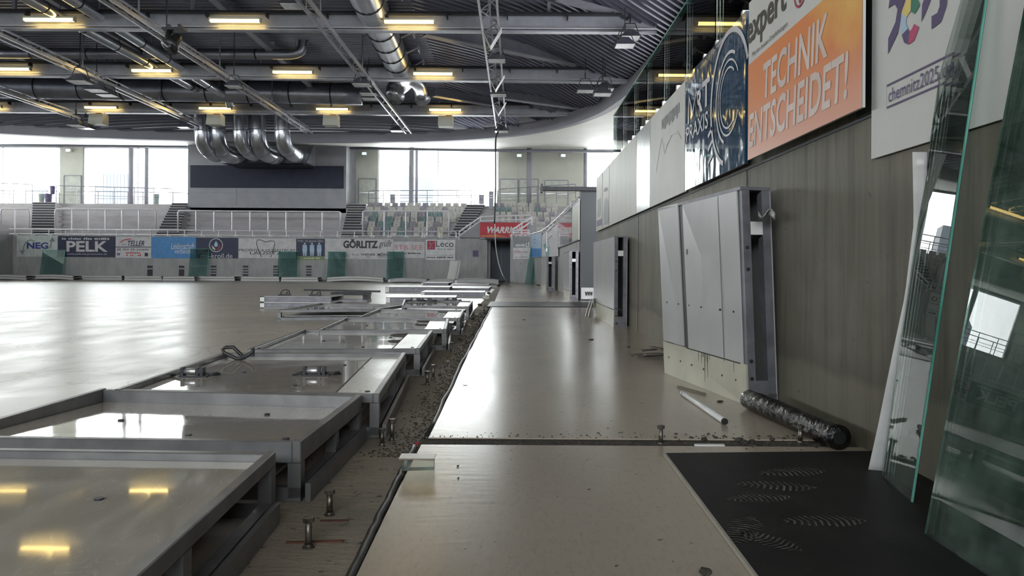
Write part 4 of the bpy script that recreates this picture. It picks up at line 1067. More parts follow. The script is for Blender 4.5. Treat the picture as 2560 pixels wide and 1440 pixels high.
# ================================================================== ALONG THE RIGHT WALL
def gloss(name, a, b, rough, wob=.0, coat=0.0, metal=0.0, scale=3, spec=.6):
    t = NT(name); c = t.mix(t.ramp(t.noise(scale, (1, 1, .5), 5), [(.35, 0), (.65, 1)]), a, b)
    if wob: t.bump(t.noise(3.2, (1, 1, .6), 2), wob, .05)
    return t.set(c, rough, metal, coat, .03, spec)
GW = gloss('glossy_white_print', (.52, .52, .47), (.46, .46, .42), .45, .1, spec=.15)
GW2 = gloss('satin_white_print', (.66, .65, .64), (.60, .60, .59), .5, .05, spec=.15)
GB = gloss('glossy_blue_print', (.022, .075, .15), (.016, .055, .11), .07, .35, .6)
def orange():
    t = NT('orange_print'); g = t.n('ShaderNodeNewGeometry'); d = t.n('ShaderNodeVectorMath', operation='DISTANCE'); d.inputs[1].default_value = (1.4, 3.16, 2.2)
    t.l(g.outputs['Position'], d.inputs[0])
    sp = t.n('ShaderNodeSeparateXYZ'); t.l(g.outputs['Position'], sp.inputs[0])
    c = t.mix(t.ramp(sp.outputs['Z'], [(.0, 0), (1, 0)]), (.74, .25, .09), (.74, .25, .09))
    mr = t.n('ShaderNodeMapRange'); mr.inputs['From Min'].default_value = 1.75; mr.inputs['From Max'].default_value = 1.4; t.l(sp.outputs['Z'], mr.inputs['Value'])
    c = t.mix(mr.outputs['Result'], c, (.72, .36, .27))
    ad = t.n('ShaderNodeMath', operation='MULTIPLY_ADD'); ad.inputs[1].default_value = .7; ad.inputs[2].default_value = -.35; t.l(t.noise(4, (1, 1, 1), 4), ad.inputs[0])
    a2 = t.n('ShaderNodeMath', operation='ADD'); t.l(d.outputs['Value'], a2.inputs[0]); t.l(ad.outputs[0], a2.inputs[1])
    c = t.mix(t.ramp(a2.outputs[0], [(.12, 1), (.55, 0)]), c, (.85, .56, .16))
    return t.set(c, .4, 0, spec=.3)
GO = orange()
YG_ = gloss('yellow_flare_print', (.82, .50, .20), (.78, .36, .14), .38, 0, 0, 0, 5)
XA = XW - .035
ZB = 1.41
def WA(pxl, pxr, mat, label, z0=ZB, z1=ZW - .01, x=XA, name='advert_banner', thick=.02):
    t = Ad.__new__(Ad); t.O = V3((x, 0, 0)); t.U = V3((0, -1, 0)); t.N = V3((-1, 0, 0))
    y0, y1 = (x / ray(p, 400)[0] for p in (pxl, pxr))
    t.t = thing(name, label, 'banner', (x, (y0 + y1) / 2, z0), 'adverts on the right wall')
    m = MB(); m.bx(x, y1, z0, x + thick, y0, z1); t.sheet = m.build('sheet', mat, t.t)
    t.yl, t.yr = y0, y1
    return t
def wp(self, px, py): p = wx(px, py, self.O.x); return -p.y, p.z
class RAd(Ad):
    def P(s, px, py): p = wx(px, py, s.O.x); return -p.y, p.z
def R_(*a, **k):
    t = WA(*a, **k); t.__class__ = RAd; return t
B1 = R_(1491.5, 1506, GW, 'white banner with dark print at the very end of the right wall')
B1.fill([(1494, 500), (1502, 495), (1502, 540), (1494, 545)], 'grey'); B1.fill([(1492, 552), (1505, 546), (1505, 562), (1492, 567)], 'violet')
B2 = R_(1507, 1523, GW, 'white banner with a dark haired figure, second from the end of the right wall')
B2.fill([(1510, 475), (1512, 470), (1516, 468), (1520, 470), (1521, 476), (1510, 480)], 'black', 'figure'); B2.fill([(1509, 530), (1512, 500), (1516, 493), (1521, 503), (1522, 535), (1522, 558), (1509, 563)], 'grey', 'figure')
B3 = R_(1524, 1591, GW, 'pale cream streaked banner on the right wall, left of the narrow shiny one')
B4 = R_(1592, 1625, gloss('mirror_white_print', (.55, .57, .58), (.5, .53, .55), .2, .1, .0, spec=.4), 'narrow shiny white banner on the right wall')
B5 = R_(1626, 1711, GW2, 'white banner with faint tooth outlines left of the blue MRT banner')
B5.line([(1640, 430), (1648, 380), (1655, 345), (1662, 385), (1668, 362), (1680, 335), (1694, 330), (1702, 345)], .018, 'fascia' if 'fascia' in I else 'paper'); B5.marks(1655, 290, 1700, 300, 'grey', 12, 4)
B6 = R_(1713, 1862, GB, 'glossy dark blue MRT PRAXIS banner mirroring the bright windows', x=XW - .05)
B6.line([(1722, 309), (1724, 243), (1733, 285), (1741, 228), (1745, 290)], .05, 'paper', 'lettering'); B6.text('R', 1741, 215, 1758, 290, 'paper', bold=.03); B6.text('T', 1757, 188, 1776, 275, 'paper', bold=.03)
B6.text('PRAXIS', 1717, 304, 1771, 357, 'paper', bold=.01) if False else lettering(B6.sheet, 'PRAXIS', B6.O, B6.U, UZ, (B6.P(1717, 340)[0], 1.80, B6.P(1771, 340)[0], 1.93), I['paper'], bold=.01)
yc = -wx(1822, 240, XW - .05).y
for rr, a0, a1, w in ((.44, 20, 255, .035), (.30, 60, 250, .022), (.25, 30, 330, .014), (.20, 50, 300, .014)):
    m = MB(); stroke(m, B6.O, B6.U, UZ, arc(yc, 1.90, rr, a0, a1, 30), w); m.build('ring_emblem', I['paper'], B6.sheet)
for q in range(3):
    m = MB(); z = 1.78 - q * .10; stroke(m, B6.O, B6.U, UZ, [(yc - .52, z - .05), (yc - .40, z)], .03); m.build('ring_emblem', I['paper'], B6.sheet)
B7 = R_(1870, 2155, GW2, 'expert banner with orange lower part reading TECHNIK ENTSCHEIDET', x=XW - .07, thick=.012)
y0, y1 = -B7.yl, -B7.yr
m = MB(); flat(m, B7.O, B7.U, UZ, [(y0, ZB), (y1, ZB), (y1, ZW - .01), (y1 - .22, ZW - .01), (-3.40, 1.985), (y0, 1.985)], .002); m.build('orange_print', GO, B7.sheet)
def rt(b, s, ua, za, ub, zb, ink, **k): lettering(b.sheet, s, b.O, b.U, UZ, (ua, za, ub, zb), ink if not isinstance(ink, str) else I[ink], **k)
olive = pm('ink_olive', (.05, .042, .03), .5)
rt(B7, 'expert', -4.50, 2.055, -3.85, 2.255, olive, bold=.02); rt(B7, 'Mit den besten Empfehlungen', -4.40, 2.005, -3.83, 2.04, olive)
m = MB(); stroke(m, B7.O, B7.U, UZ, arc(-3.66, 2.13, .075, 0, 360, 28), .012, closed=True); m.build('round_emblem', I['crimson'], B7.sheet)
m = MB(); flat(m, B7.O, B7.U, UZ, [(-3.69, 2.14), (-3.66, 2.18), (-3.63, 2.14), (-3.65, 2.07), (-3.67, 2.07)]); m.build('round_emblem', I['crimson'], B7.sheet)
pw = pm('ink_pale_rose', (.74, .62, .58), .5)
rt(B7, 'TECHNIK', -4.20, 1.71, -3.33, 1.915, pw, bold=.02, shear=.12); rt(B7, 'ENTSCHEIDET!', -4.46, 1.475, -3.12, 1.68, pw, bold=.02, shear=.12)
m = MB(); m.bx(XW - .012, 2.86, 1.40, XW, 3.18, ZW); tag(m.build('painted_gap_shade', M['black']), 'black strip of painted shade between the orange and the 2025 banners', 'sheet')  # black strip puts the shade of the gap between the banners into colour
B8 = R_(2178, 2655, GW2, 'white 2025 banner with a coloured C reading chemnitz2025.de', z0=1.205, x=XW - .016, thick=.01)
c8 = lambda pts: [(x / 3.43 + 2150, y / 3.43) for x, y in pts]
B8.fill(c8([(250, 75), (262, -20), (400, -20), (372, 60), (340, 230), (330, 285), (245, 465), (248, 330), (310, 190), (328, 80), (305, 35), (262, 60)]), 'violet', 'numeral')
B8.fill(c8([(540, 40), (560, -20), (618, -20), (575, 95), (532, 190)]), 'violet', 'numeral')
B8.fill(c8([(690, -20), (755, -20), (745, 60), (700, 190), (620, 250), (620, 140), (670, 110), (690, 50)]), 'violet', 'numeral')
for pts, ink in (([(445, -10), (500, -10), (520, 45), (475, 120), (440, 95)], 'dkgreen'), ([(440, 95), (445, -10), (405, -10), (375, 70), (362, 110), (405, 150)], 'yellow'),
                 ([(405, 150), (362, 110), (352, 200), (365, 300), (415, 245), (400, 200)], 'paleblue'), ([(415, 245), (365, 300), (385, 365), (420, 382), (430, 270)], 'violet'), ([(430, 270), (420, 382), (470, 350), (512, 235), (470, 205), (450, 250)], 'rose')):
    B8.fill(c8(pts), ink, 'letter_ring')
u0, u1 = B8.P(2219, 240)[0], B8.P(2388, 170)[0]
m = MB(); stroke(m, B8.O, B8.U, UZ, [(u0, 1.388), (u1, 1.388), (u1, 1.474), (u0, 1.474)], .007, closed=True); m.build('text_frame', I['violet'], B8.sheet)
rt(B8, 'chemnitz2025.de', u0 + .014, 1.405, u1 - .014, 1.458, 'violet')
# banners on the wall section beyond the bench opening
def WB(pl, pr, mat, lab):
    yl, yr = (1.45 / ray(p, 560)[0] for p in (pl, pr))
    f = lambda y: 1.5 - .04 * max(0, y - 17.6) / 4.4 if y < 22 else 1.46 - .05 * (y - 22) / 3.5
    t = thing('advert_banner', lab, 'banner', (f(yl) - .04, (yl + yr) / 2, ZB), 'banners beyond the bench opening')
    m = MB(); m.hexa([(f(yr) - .05, yr, ZB), (f(yl) - .05, yl, ZB), (f(yl) - .03, yl, ZB), (f(yr) - .03, yr, ZB)], [(f(yr) - .05, yr, ZW), (f(yl) - .05, yl, ZW), (f(yl) - .03, yl, ZW), (f(yr) - .03, yr, ZW)]); m.build('sheet', mat, t)
    for z in (ZB + .02, ZW - .03):
        m = MB(); m.bar((f(yr) - .055, yr, z), (f(yl) - .055, yl, z), .01, .02); m.build('hem', M['steel'], t)
mir = gloss('mirror_pale_print', (.45, .47, .5), (.4, .42, .46), .05, .05, .5, .3)
WB(1399, 1430.5, mir, 'shiny banner mirroring seats and red sign beyond the bench opening'); WB(1431.5, 1447, GW, 'bluish white banner next to the bench opening edge')
# ---- bench opening: dark bar across its top, sign low on the end wall
a, b = at(1350, 470, 17.25), at(1500, 476, 17.25)
t = thing('gate_beam', 'dark horizontal bar reaching left from the bench wall top', 'bar', (a.x, 17.2, b.z))
m = MB(); m.bx(a.x, 17.1, 2.55, 6, 17.3, 2.64); m.build('beam', M['dark'], t)
m = MB(); m.bx(a.x, 17.08, 2.5, a.x + .06, 17.32, 2.7); m.build('end_plate', M['black'], t)
A = Ad(1453, 719, 1500, 748, I['white'], 'white sheet with black letters low on the dark bench wall', Y=17.26, name='sign_sheet', group=None, cat='sign')
A.text('www', 1462, 729, 1482, 740, 'black', bold=.05)
m = MB(); m.prism([zp(1452, 720) , zp(1452, 720) , zp(1452, 720)], (0, 0, .01)) if False else m.bx(edge_x(15) - .1, 14.2, -.01, 3.0, 16.2, .014); tag(m.build('rubber_strip', M['black'], bevel=.005), 'black rubber strip across the walkway before the bench opening', 'mat')
# ---- glass balustrade on the right wall
names_ = ['farthest', 'second farthest', 'third farthest', 'fourth farthest', 'fifth farthest', 'sixth farthest', 'seventh farthest', 'eighth farthest', 'ninth farthest']
ys = [11.75, 10.7, 9.7, 8.72, 7.74, 6.72, 5.72, 4.72, 3.72, 2.72]
for k, (a, b) in enumerate(zip(ys, ys[1:])):
    t = thing('balustrade_pane', 'clear glass balustrade pane on the right wall, %s' % names_[k], 'glass', (XW + .1, (a + b) / 2, ZW), 'balustrade panes on the right wall')
    m = MB(); m.bx(XW + .06, b + .012, ZW + .03, XW + .072, a - .012, ZW + .80); m.build('glass', M['railglass'], t)
    m = MB(); m.bx(XW + .05, b + .01, ZW, XW + .085, a - .01, ZW + .04); m.build('base_channel', M['alu'], t)
    m = MB()
    for y in (a - .18, b + .18): m = MB(); m.bx(XW + .015, y - .02, ZW - .005, XW + .11, y + .02, ZW + .09); m.build('clamp', M['alu'], t)
    m = MB(); m.bx(XW + .058, b + .012, ZW + .795, XW + .074, a - .012, ZW + .806); m.build('glass_edge', M['glassedge'], t)
t = thing('handrail_loop', 'short grey handrail loop behind the glass on the right wall', 'railing', (2.2, 14.7, 0))
P = [at(1553, 378, 14.9), at(1553, 352, 14.9), at(1578, 318, 14.2), at(1580, 350, 14.2)]
m = MB(); m.tube([V3((P[0].x, P[0].y, 0.0))] + spline(P, 4), .03, 8); m.build('handrail', M['steel'], t, True)
m = MB(); m.tube([(P[0] + P[1]) / 2, (P[2] + P[3]) / 2], .02, 6); m.build('middle_rail', M['steel'], t, True)
m = MB(); m.tube([P[3], V3((P[3].x, P[3].y, 0.0))], .03, 6); m.build('post', M['steel'], t, True)

# ---- dasher boards leaning on the wall
skin = pm('white_board_skin', (.46, .46, .465), .3, 0, (.40, .40, .405), 2.5, (1, 1, .7), bump=.03, bscale=8)
kick = pm('yellowed_kick_plate', (.52, .50, .40), .35, 0, (.43, .42, .34), 4)
bframe = pm('board_frame', (.24, .235, .27), .45, .3, (.16, .155, .18), 9)
def lean_board(name, label, P0, P1, T0, T1, N, group, door=True, back=True):
    P0, P1, T0, T1, N = map(V3, (P0, P1, T0, T1, N))
    t = thing(name, label, 'board', (P0 + P1) / 2, group)
    def Q(u, w, d): a = P0 + (P1 - P0) * u; b = T0 + (T1 - T0) * u; return a + (b - a) * w + N * d
    def blk(nm, u0, u1, w0, w1, d0, d1, mat, lab=None, bev=0.0):
        m = MB(); m.hexa([Q(u0, w0, d0), Q(u1, w0, d0), Q(u1, w0, d1), Q(u0, w0, d1)], [Q(u0, w1, d0), Q(u1, w1, d0), Q(u1, w1, d1), Q(u0, w1, d1)])
        o = m.build(nm, mat, t, bevel=bev)
        if lab: o['label'] = lab
        return o
    if door:
        blk('side_skin', .70, 1, .19, 1, 0, .05, skin); blk('door_leaf', .03, .635, .16, .985, -.012, .05, skin, bev=.003)
        m = MB(); m.hexa([Q(.21, .17, -.015), Q(.214, .17, -.015), Q(.214, .17, -.01), Q(.21, .17, -.01)], [Q(.21, .98, -.015), Q(.214, .98, -.015), Q(.214, .98, -.01), Q(.21, .98, -.01)]); m.build('panel_joint', M['dark'], t)
        o = blk('latch_slot', .59, .605, .70, .73, -.016, -.01, M['black']); blk('gap_dark_plate', .60, .73, .15, .99, .051, .06, M['black'])  # black plate puts the dark of the open door gap into colour
    else:
        blk('side_skin', 0, 1, .19, 1, 0, .05, skin, bev=.003)
    blk('kick_plate', 0, 1, 0, .185, -.01 if not door else -.015, .05, kick, 'yellowed kick plate with dirt along its top')
    blk('top_rail', -.002, 1, .985, 1.0, .0, 1, bframe); blk('bottom_rail', 0, 1, 0, .05, .06, .98, bframe)
    blk('front_post', 0, .04, .03, .985, .05, .30, bframe); blk('rear_post', 0, .04, .03, .985, .70, .96, bframe)
    blk('front_post', .96, 1, .03, .985, .05, .30, bframe); blk('rear_post', .96, 1, .03, .985, .70, .96, bframe)
    blk('cross_plate', .0, .035, .78, .84, .30, .70, M['white']); blk('cross_plate', .0, .035, .05, .11, .30, .70, bframe)
    blk('inner_channel', .3, .34, .05, .985, .1, .9, M['dark'])
    if back: blk('rear_skin', .0, 1, .0, 1, .96, 1.0, skin)
    for w in (.62, .72, .20, .12):
        m = MB(); c = Q(0, w, .17); m.tube([c + V3((0, -.003, 0)), c + V3((0, .004, 0))], .011, 10); m.build('bolt_hole', M['black'], t)
    if door:
        rk = random.Random(9)
        for k in range(11):
            u = rk.choice((rk.gauss(.42, .05), rk.uniform(.1, .62))); L = rk.uniform(.015, .06) + (.09 if rk.random() < .35 else 0); m = MB()
            a_, b_ = Q(u, .183, -.0165), Q(u + .004 + .006 * (k % 2), .183 - L, -.0165); wv = (P1 - P0) * .003
            m.add([a_ - wv, a_ + wv, b_ + wv * .4, b_ - wv * .4], [(0, 1, 2, 3)]); m.build('dirt_streak', M['dirt'], t)
        m = MB(); m.hexa([Q(.05, .181, -.019), Q(.66, .181, -.019), Q(.66, .181, -.012), Q(.05, .181, -.012)], [Q(.05, .187, -.017), Q(.66, .187, -.017), Q(.66, .187, -.012), Q(.05, .187, -.012)]); m.build('dirt_edge', M['dirt'], t)
        for u in (.1, .24, .45, .6, .75, .92):
            for w in (.1, .42):
                m = MB(); c = Q(u, w, (-.012 if u < .63 else 0) if w > .2 else -.015); n = N.normalized(); m.tube([c - n * .002, c + n * .006], .006, 8); m.build('screw', M['dark'], t)
    return t
GL = 'dasher boards leaning on the right wall'
def gnd(px, py): return zp(px, py, 0.0)
def topz(px, py, z): return zp(px, py, z)
lean_board('dasher_board', 'big grey white dasher board with a door, leaning nearest on the right wall', gnd(1869, 1014), gnd(1662, 932), topz(1850, 466, 1.21), topz(1645, 521, 1.21), V3((.185, .05, 0)), GL)
p0 = gnd(1534, 817); p1 = V3((ray(1484, 780)[0] * 11.9, 11.9, 0)); tp = at(1534, 590, p0.y)
lean_board('dasher_board', 'white dasher board leaning beside the dark bench wall, second from the camera', p0, p1, p0 + V3((0, 0, tp.z)), p1 + V3((-.01, 0, tp.z)), V3((.175, .02, 0)), GL, False)
p0 = gnd(1423, 751); p1 = V3((ray(1409, 745)[0] * 19.4, 19.4, 0)); tp = at(1423, 627, p0.y)
lean_board('dasher_board', 'narrow looking dasher board leaning just left of the dark bench wall', p0, p1, p0 + V3((0, 0, tp.z)), p1 + V3((0, 0, tp.z)), V3((.21, .01, 0)), GL, False)
p0 = gnd(1365, 726); p1 = V3((ray(1353, 720)[0] * 26.6, 26.6, 0)); tp = at(1365, 641, p0.y)
lean_board('dasher_board', 'farthest leaning dasher board, below the white scribbled banner', p0, p1, p0 + V3((0, 0, tp.z)), p1 + V3((0, 0, tp.z)), V3((.27, 0, 0)), GL, False)
# crumpled film caught in the near board, curved white flaps at the second board
def rag(u, v): return at(1896 + 42 * u, 528 + 14 * v + 9 * math.sin(u * 7) + 6 * math.sin(v * 5 + u * 3), 4.03 + .05 * math.sin(u * 9 + v * 4))
m = MB(); m.sheet(rag, 10, 5); tag(m.build('torn_film', pm('torn_film', (.5, .5, .48), .4), smooth=True, solid=.002), 'crumpled scrap of pale film stuck in the near leaning board end', 'scrap')
for k, (x0, x1) in enumerate(((1463, 1478), (1470, 1484))):
    def flap(u, v): return at(x0 + (x1 - x0) * v + 5 * u * (1 - v), 792 - 46 * v ** .8, 11.6 + .25 * u + .25 * v - k * .25) + V3((0, 0, 0))
    m = MB(); m.sheet(flap, 3, 8); o = m.build('bent_strip', M['white'], smooth=True, solid=.012); tag(o, 'bent white plastic strip at the foot of the second leaning board, %s one' % ('left', 'right')[k], 'strip', 'bent strips at the second leaning board')

# ---- glass sheets and plastic strip near the camera
def near_glass(label, b0, b1, up, th, mat, dark=True):
    b0, b1, up = V3(b0), V3(b1), V3(up); U = b1 - b0; N = U.cross(up).normalized()
    if N.x < 0: N = -N
    c = (b0 + b1) / 2; t = thing('glass_sheet', label, 'glass', (c.x, c.y, 0), 'glass sheets leaning by the camera')
    m = MB(); m.hexa([b0, b1, b1 + N * th, b0 + N * th], [b0 + up, b1 + up, b1 + up + N * th, b0 + up + N * th]); m.build('glass', mat, t)
    e = th * .5
    for p, q in ((b0, b0 + up), (b1, b1 + up), (b0 + up, b1 + up), (b0, b1)):
        m = MB(); m.bar(p + N * e, q + N * e, th * 1.04, th * .45, N); m.build('glass_edge', M['darkedge' if dark or p == b0 and q == b0 + up else 'glassedge'], t)
    return t
clear = pane('clear_sheet_glass', (.90, .95, .92), 1.32, 0, .07)
tint = pane('tinted_sheet_glass', (.55, .76, .68), 1.5, 0, .17, .035)
b0, b1 = gnd(2207, 1196), gnd(2279, 1264)
near_glass('narrow clear glass sheet with a green edge leaning before the 2025 banner', b0 - V3((.006, 0, 0)), b1 - V3((.006, 0, 0)), V3((.158, -.137, 1.68)), .010, clear, False)
b0 = gnd(2309, 1345)
for k in range(2):
    o = V3((.02 * k, .004 * k, 0))
    near_glass(('wide green tinted glass sheet leaning at the right photo edge, front one', 'wide green tinted glass sheet at the right photo edge, rear one close behind')[k], b0 + o, b0 + o + V3((-.012, -1.05, .0)), V3((.262, -.055, 1.62)), .010, tint)
P = [(2170, 2217, 1178), (2196, 2236, 1060), (2228, 2262, 900), (2262, 2300, 740), (2284, 2318, 560), (2281, 2318, 380)]
def hd(u, v):
    s = v * (len(P) - 1); i = min(int(s), len(P) - 2); f = s - i
    a = [P[i][q] + (P[i + 1][q] - P[i][q]) * f for q in range(3)]; py = a[2] + (12 * u if v < .1 else 0)
    Y = 2.74 - .17 * v - .02 * u; p = at(a[0] + (a[1] - a[0]) * u, py, Y)
    p.x = min(p.x, 1.458); return p
m = MB(); m.sheet(hd, 3, 24); tag(m.build('plastic_strip', pm('hdpe_white', (.70, .70, .70), .35, 0, (.62, .62, .62), 12), smooth=True, solid=.008), 'bent white plastic strip leaning on the wall behind the narrow glass sheet', 'strip')
# ================================================================== ON THE FLOOR
alu_b = pm('dull_board_frame', (.23, .225, .23), .40, .5, (.16, .155, .165), 7, bump=.04)
def sheet_mat():
    t = NT('polished_board_face'); c = t.mix(t.ramp(t.noise(2.0, (1, 1, 1), 4), [(.35, 0), (.65, 1)]), (.50, .435, .36), (.43, .40, .345))
    w = t.n('ShaderNodeTexNoise'); w.inputs['Scale'].default_value = 9; w.inputs['Detail'].default_value = 8; w.inputs['Distortion'].default_value = 2.5; t.l(t.pos((1, .35, 1)), w.inputs['Vector'])
    c = t.mix(t.ramp(w.outputs['Fac'], [(.494, 0), (.5, .55), (.506, 0)]), c, (.66, .64, .6))
    b = t.bump(t.noise(2.6, (1, 1, 1), 1), .04, .05)
    return t.set(c, t.rng(t.noise(4, (1, 1, 1), 2), .03, .09), .0, .5, .03, .6)
face = sheet_mat()
worn = mat_floor('worn_white_strip', (.72, .70, .66), (.62, .60, .55), (.10, .08, .06), .3, 4, (.66, .7), .1, .1)
ZTOP, ZLOW = .18, -.018
def board(label, nl, nr, fr, fl, ztop=ZTOP, zlow=ZLOW, group='dasher boards lying in a row on the left', strip=True, lower=True, lip=.028, detail=True, tilt=0.0):
    nl, nr, fr, fl = map(V3, (nl, nr, fr, fl)); c = (nl + nr + fr + fl) / 4
    t = thing('dasher_board', label, 'board', (c.x, c.y, zlow), group)
    def Q(u, v, z): p = (nl + (nr - nl) * u) * (1 - v) + (fl + (fr - fl) * u) * v; return V3((p.x, p.y, z))
    w = .036; W = (nr - nl).length; D = (fl - nl).length; du, dv = w / W, w / D
    zt, zs = ztop, ztop - lip
    def slab4(nm, u0, u1, v0, v1, z0, z1, mat, bev=0.0):
        m = MB(); m.hexa([Q(u0, v0, z0), Q(u1, v0, z0), Q(u1, v1, z0), Q(u0, v1, z0)], [Q(u0, v0, z1), Q(u1, v0, z1), Q(u1, v1, z1), Q(u0, v1, z1)]); return m.build(nm, mat, t, bevel=bev)
    s = 1 - du - (.16 if strip else 0)
    m = MB(); m.hexa([Q(du, dv, zs - .012), Q(s, dv, zs - .012), Q(s, 1 - dv, zs - .012 - tilt), Q(du, 1 - dv, zs - .012 - tilt)], [Q(du, dv, zs), Q(s, dv, zs), Q(s, 1 - dv, zs - tilt), Q(du, 1 - dv, zs - tilt)]); m.build('top_sheet', face, t)
    if strip:
        slab4('worn_edge_strip', s + .012, 1 - du, dv, 1 - dv, zs - .012, zs + .004, worn)
        slab4('dark_gap', s, s + .012, dv, 1 - dv, zs - .03, zs - .008, M['black'])
    slab4('frame_rail', 0, du * .8, 0, 1, zs - .016 - tilt, zt, alu_b, .003); slab4('frame_rail', 1 - du * .8, 1, 0, 1, zs - .016 - tilt, zt, alu_b, .003)
    slab4('frame_rail', du * .8, 1 - du * .8, 0, dv * .9, zs - .016 - tilt, zt - .003, alu_b, .003); slab4('frame_rail', du * .8, 1 - du * .8, 1 - dv * .9, 1, zs - .016 - tilt, zt - .003, alu_b, .003)
    if lower:
        for u in (0.0, 1 - du * 1.2):
            for v in (0.0, 1 - dv * 1.5, .5): slab4('post', u, u + du * 1.2, v, v + dv * 1.4, zlow + .01, zs - .016 - tilt, alu_b)
        slab4('lower_rail', 0, du, .02, .98, zlow, zlow + .05, alu_b); slab4('lower_rail', 1 - du, 1.0, .02, .98, zlow, zlow + .05, alu_b)
        slab4('lower_rail', 0, 1, 0, dv, zlow, zlow + .045, alu_b); slab4('lower_rail', 0, 1, 1 - dv, 1, zlow, zlow + .045, alu_b)
        slab4('side_flange', 1.012, 1.012 + du * .5, .0, .95, zlow, zlow + .06, alu_b); slab4('under_panel', .04, .9, .05, .95, zlow + .05, zlow + .062, skin)
    if detail:
        for u, v in ((.95, .04), (.05, .04), (.3, .5), (.62, .22), (.72, .72)):
            m = MB(); p = Q(u, v, zs - tilt * v if .1 < v else zt - .004); m.tube([p, p + V3((0, 0, .005))], .012, 10); m.build('screw_head', M['dark'], t)
    return t
q = lambda px, py: zp(px, py, ZTOP)
BD = []
BD.append(board('nearest lying dasher board with a glossy beige face, bottom left corner', (-1.93, .78, 0), (-.665, .85, 0), q(690, 1127), (-1.95, 2.33, 0), strip=False))
BD.append(board('second lying dasher board from the camera, blue window mirrored in its face', (-1.93, 2.46, 0), (-.70, 2.42, 0), q(905, 986), q(252, 970), strip=False, tilt=.030))
BD.append(board('third lying dasher board with two latches and a wire handle on top', q(285, 973), q(948, 984), q(1015, 881), q(560, 880)))
BD.append(board('fourth lying dasher board with two dark rubbed patches at its right end', q(618, 873), q(1050, 870), q(1082, 826), q(757, 822)))
BD.append(board('fifth lying dasher board, very bright face, before the stilted board', q(790, 824), q(1116, 822), q(1122, 796), q(862, 793)))
BD.append(board('sixth lying dasher board, narrow and bright, right of the stilted board', q(893, 792), q(1150, 794), q(1160, 774), q(945, 772)))
BD.append(board('seventh lying dasher board with small latches along its far edge', q(1004, 763), q(1172, 766), q(1182, 752), q(1010, 748)))
q2 = lambda px, py: zp(px, py, .14)
board('dasher board standing raised on posts left of the row', q2(694, 774), q2(945, 772), q2(1018, 761), q2(800, 757), .14, ZLOW, 'boards lying left of the row', False)
# dark rubbed patches on boards four to six
for b_, (px, py, w, d) in ((3, (1010, 838, .24, .32)), (3, (1000, 853, .2, .22)), (4, (1062, 803, .18, .35)), (4, (1056, 812, .16, .25)), (5, (1112, 779, .2, .4))):
    p = zp(px, py, ZTOP - .027); m = MB(); m.prism([(p.x + w / 2 * math.cos(a) * (1 + .12 * math.sin(3 * a)), p.y + d / 2 * math.sin(a), ZTOP - .0275) for a in [2 * math.pi * i / 20 for i in range(20)]], (0, 0, .002)); m.build('rubbed_patch', M['dirt'], BD[b_])

# ---- hardware lying on the third board
def latch(px, py, label, z=ZTOP - .028, s=1.0):
    p = zp(px, py, z); t = thing('latch', label, 'latch', p, 'latches on the lying boards'); x, y = p.x, p.y
    m = MB(); m.bx(x - .075 * s, y - .025 * s, z, x + .075 * s, y + .025 * s, z + .008 * s); m.build('base_plate', M['dark'], t)
    m = MB(); m.tube([(x - .055 * s, y, z + .03 * s), (x + .03 * s, y, z + .03 * s)], .017 * s, 10); m.build('barrel', M['alu'], t, True)
    for k in (-.06, .02, .045): m = MB(); m.bx(x + (k - .008) * s, y - .02 * s, z + .006 * s, x + (k + .008) * s, y + .02 * s, z + .052 * s); m.build('lug', M['dark'], t)
    m = MB(); m.tube([(x + .05 * s, y, z + .02 * s), (x + .09 * s, y - .005 * s, z + .016 * s), (x + .12 * s, y + .01 * s, z + .02 * s), (x + .125 * s, y + .03 * s, z + .012 * s), (x + .09 * s, y + .03 * s, z + .01 * s)], .007 * s, 6); m.build('hook', M['dark'], t, True)
    m = MB(); m.tube([(x - .07 * s, y, z + .02 * s), (x - .13 * s, y + .01 * s, z + .006 * s)], .008 * s, 6); m.build('lever', M['dark'], t, True)
latch(486, 942, 'dark latch on the third lying board, left one'); latch(790, 940, 'dark latch on the third lying board, right one')
p = zp(598, 897, ZTOP - .02); t = thing('wire_handle', 'bent black wire handle lying on the far left of the third board', 'handle', p); z = p.z
m = MB(); m.tube([at(566, 868, p.y), at(556, 872, p.y), at(560, 882, p.y), at(592, 897, p.y), at(612, 894, p.y), at(605, 889, p.y), at(583, 868, p.y)], .012, 8, closed=True); m.build('loop', M['black'], t, True)
m = MB(); m.tube([at(600, 897, p.y - .02), at(618, 889, p.y), at(631, 880, p.y), at(633, 871, p.y)], .013, 8); m.build('arm', M['dark'], t, True)
m = MB(); m.prism([at(620, 892, p.y), at(634, 892, p.y), at(634, 868, p.y), at(629, 874, p.y)], (0, .02, 0)); m.build('angle_plate', M['dark'], t)
for px, py in ((1040, 754), (1068, 754), (1130, 753)): latch(px, py, {1010: 'small dark fitting at the left front corner of the seventh board', 1040: 'small dark latch on the seventh board, left one', 1068: 'small dark latch on the seventh board, middle one', 1130: 'small dark latch on the seventh board, right one'}[px], ZTOP - .02, 1.3)

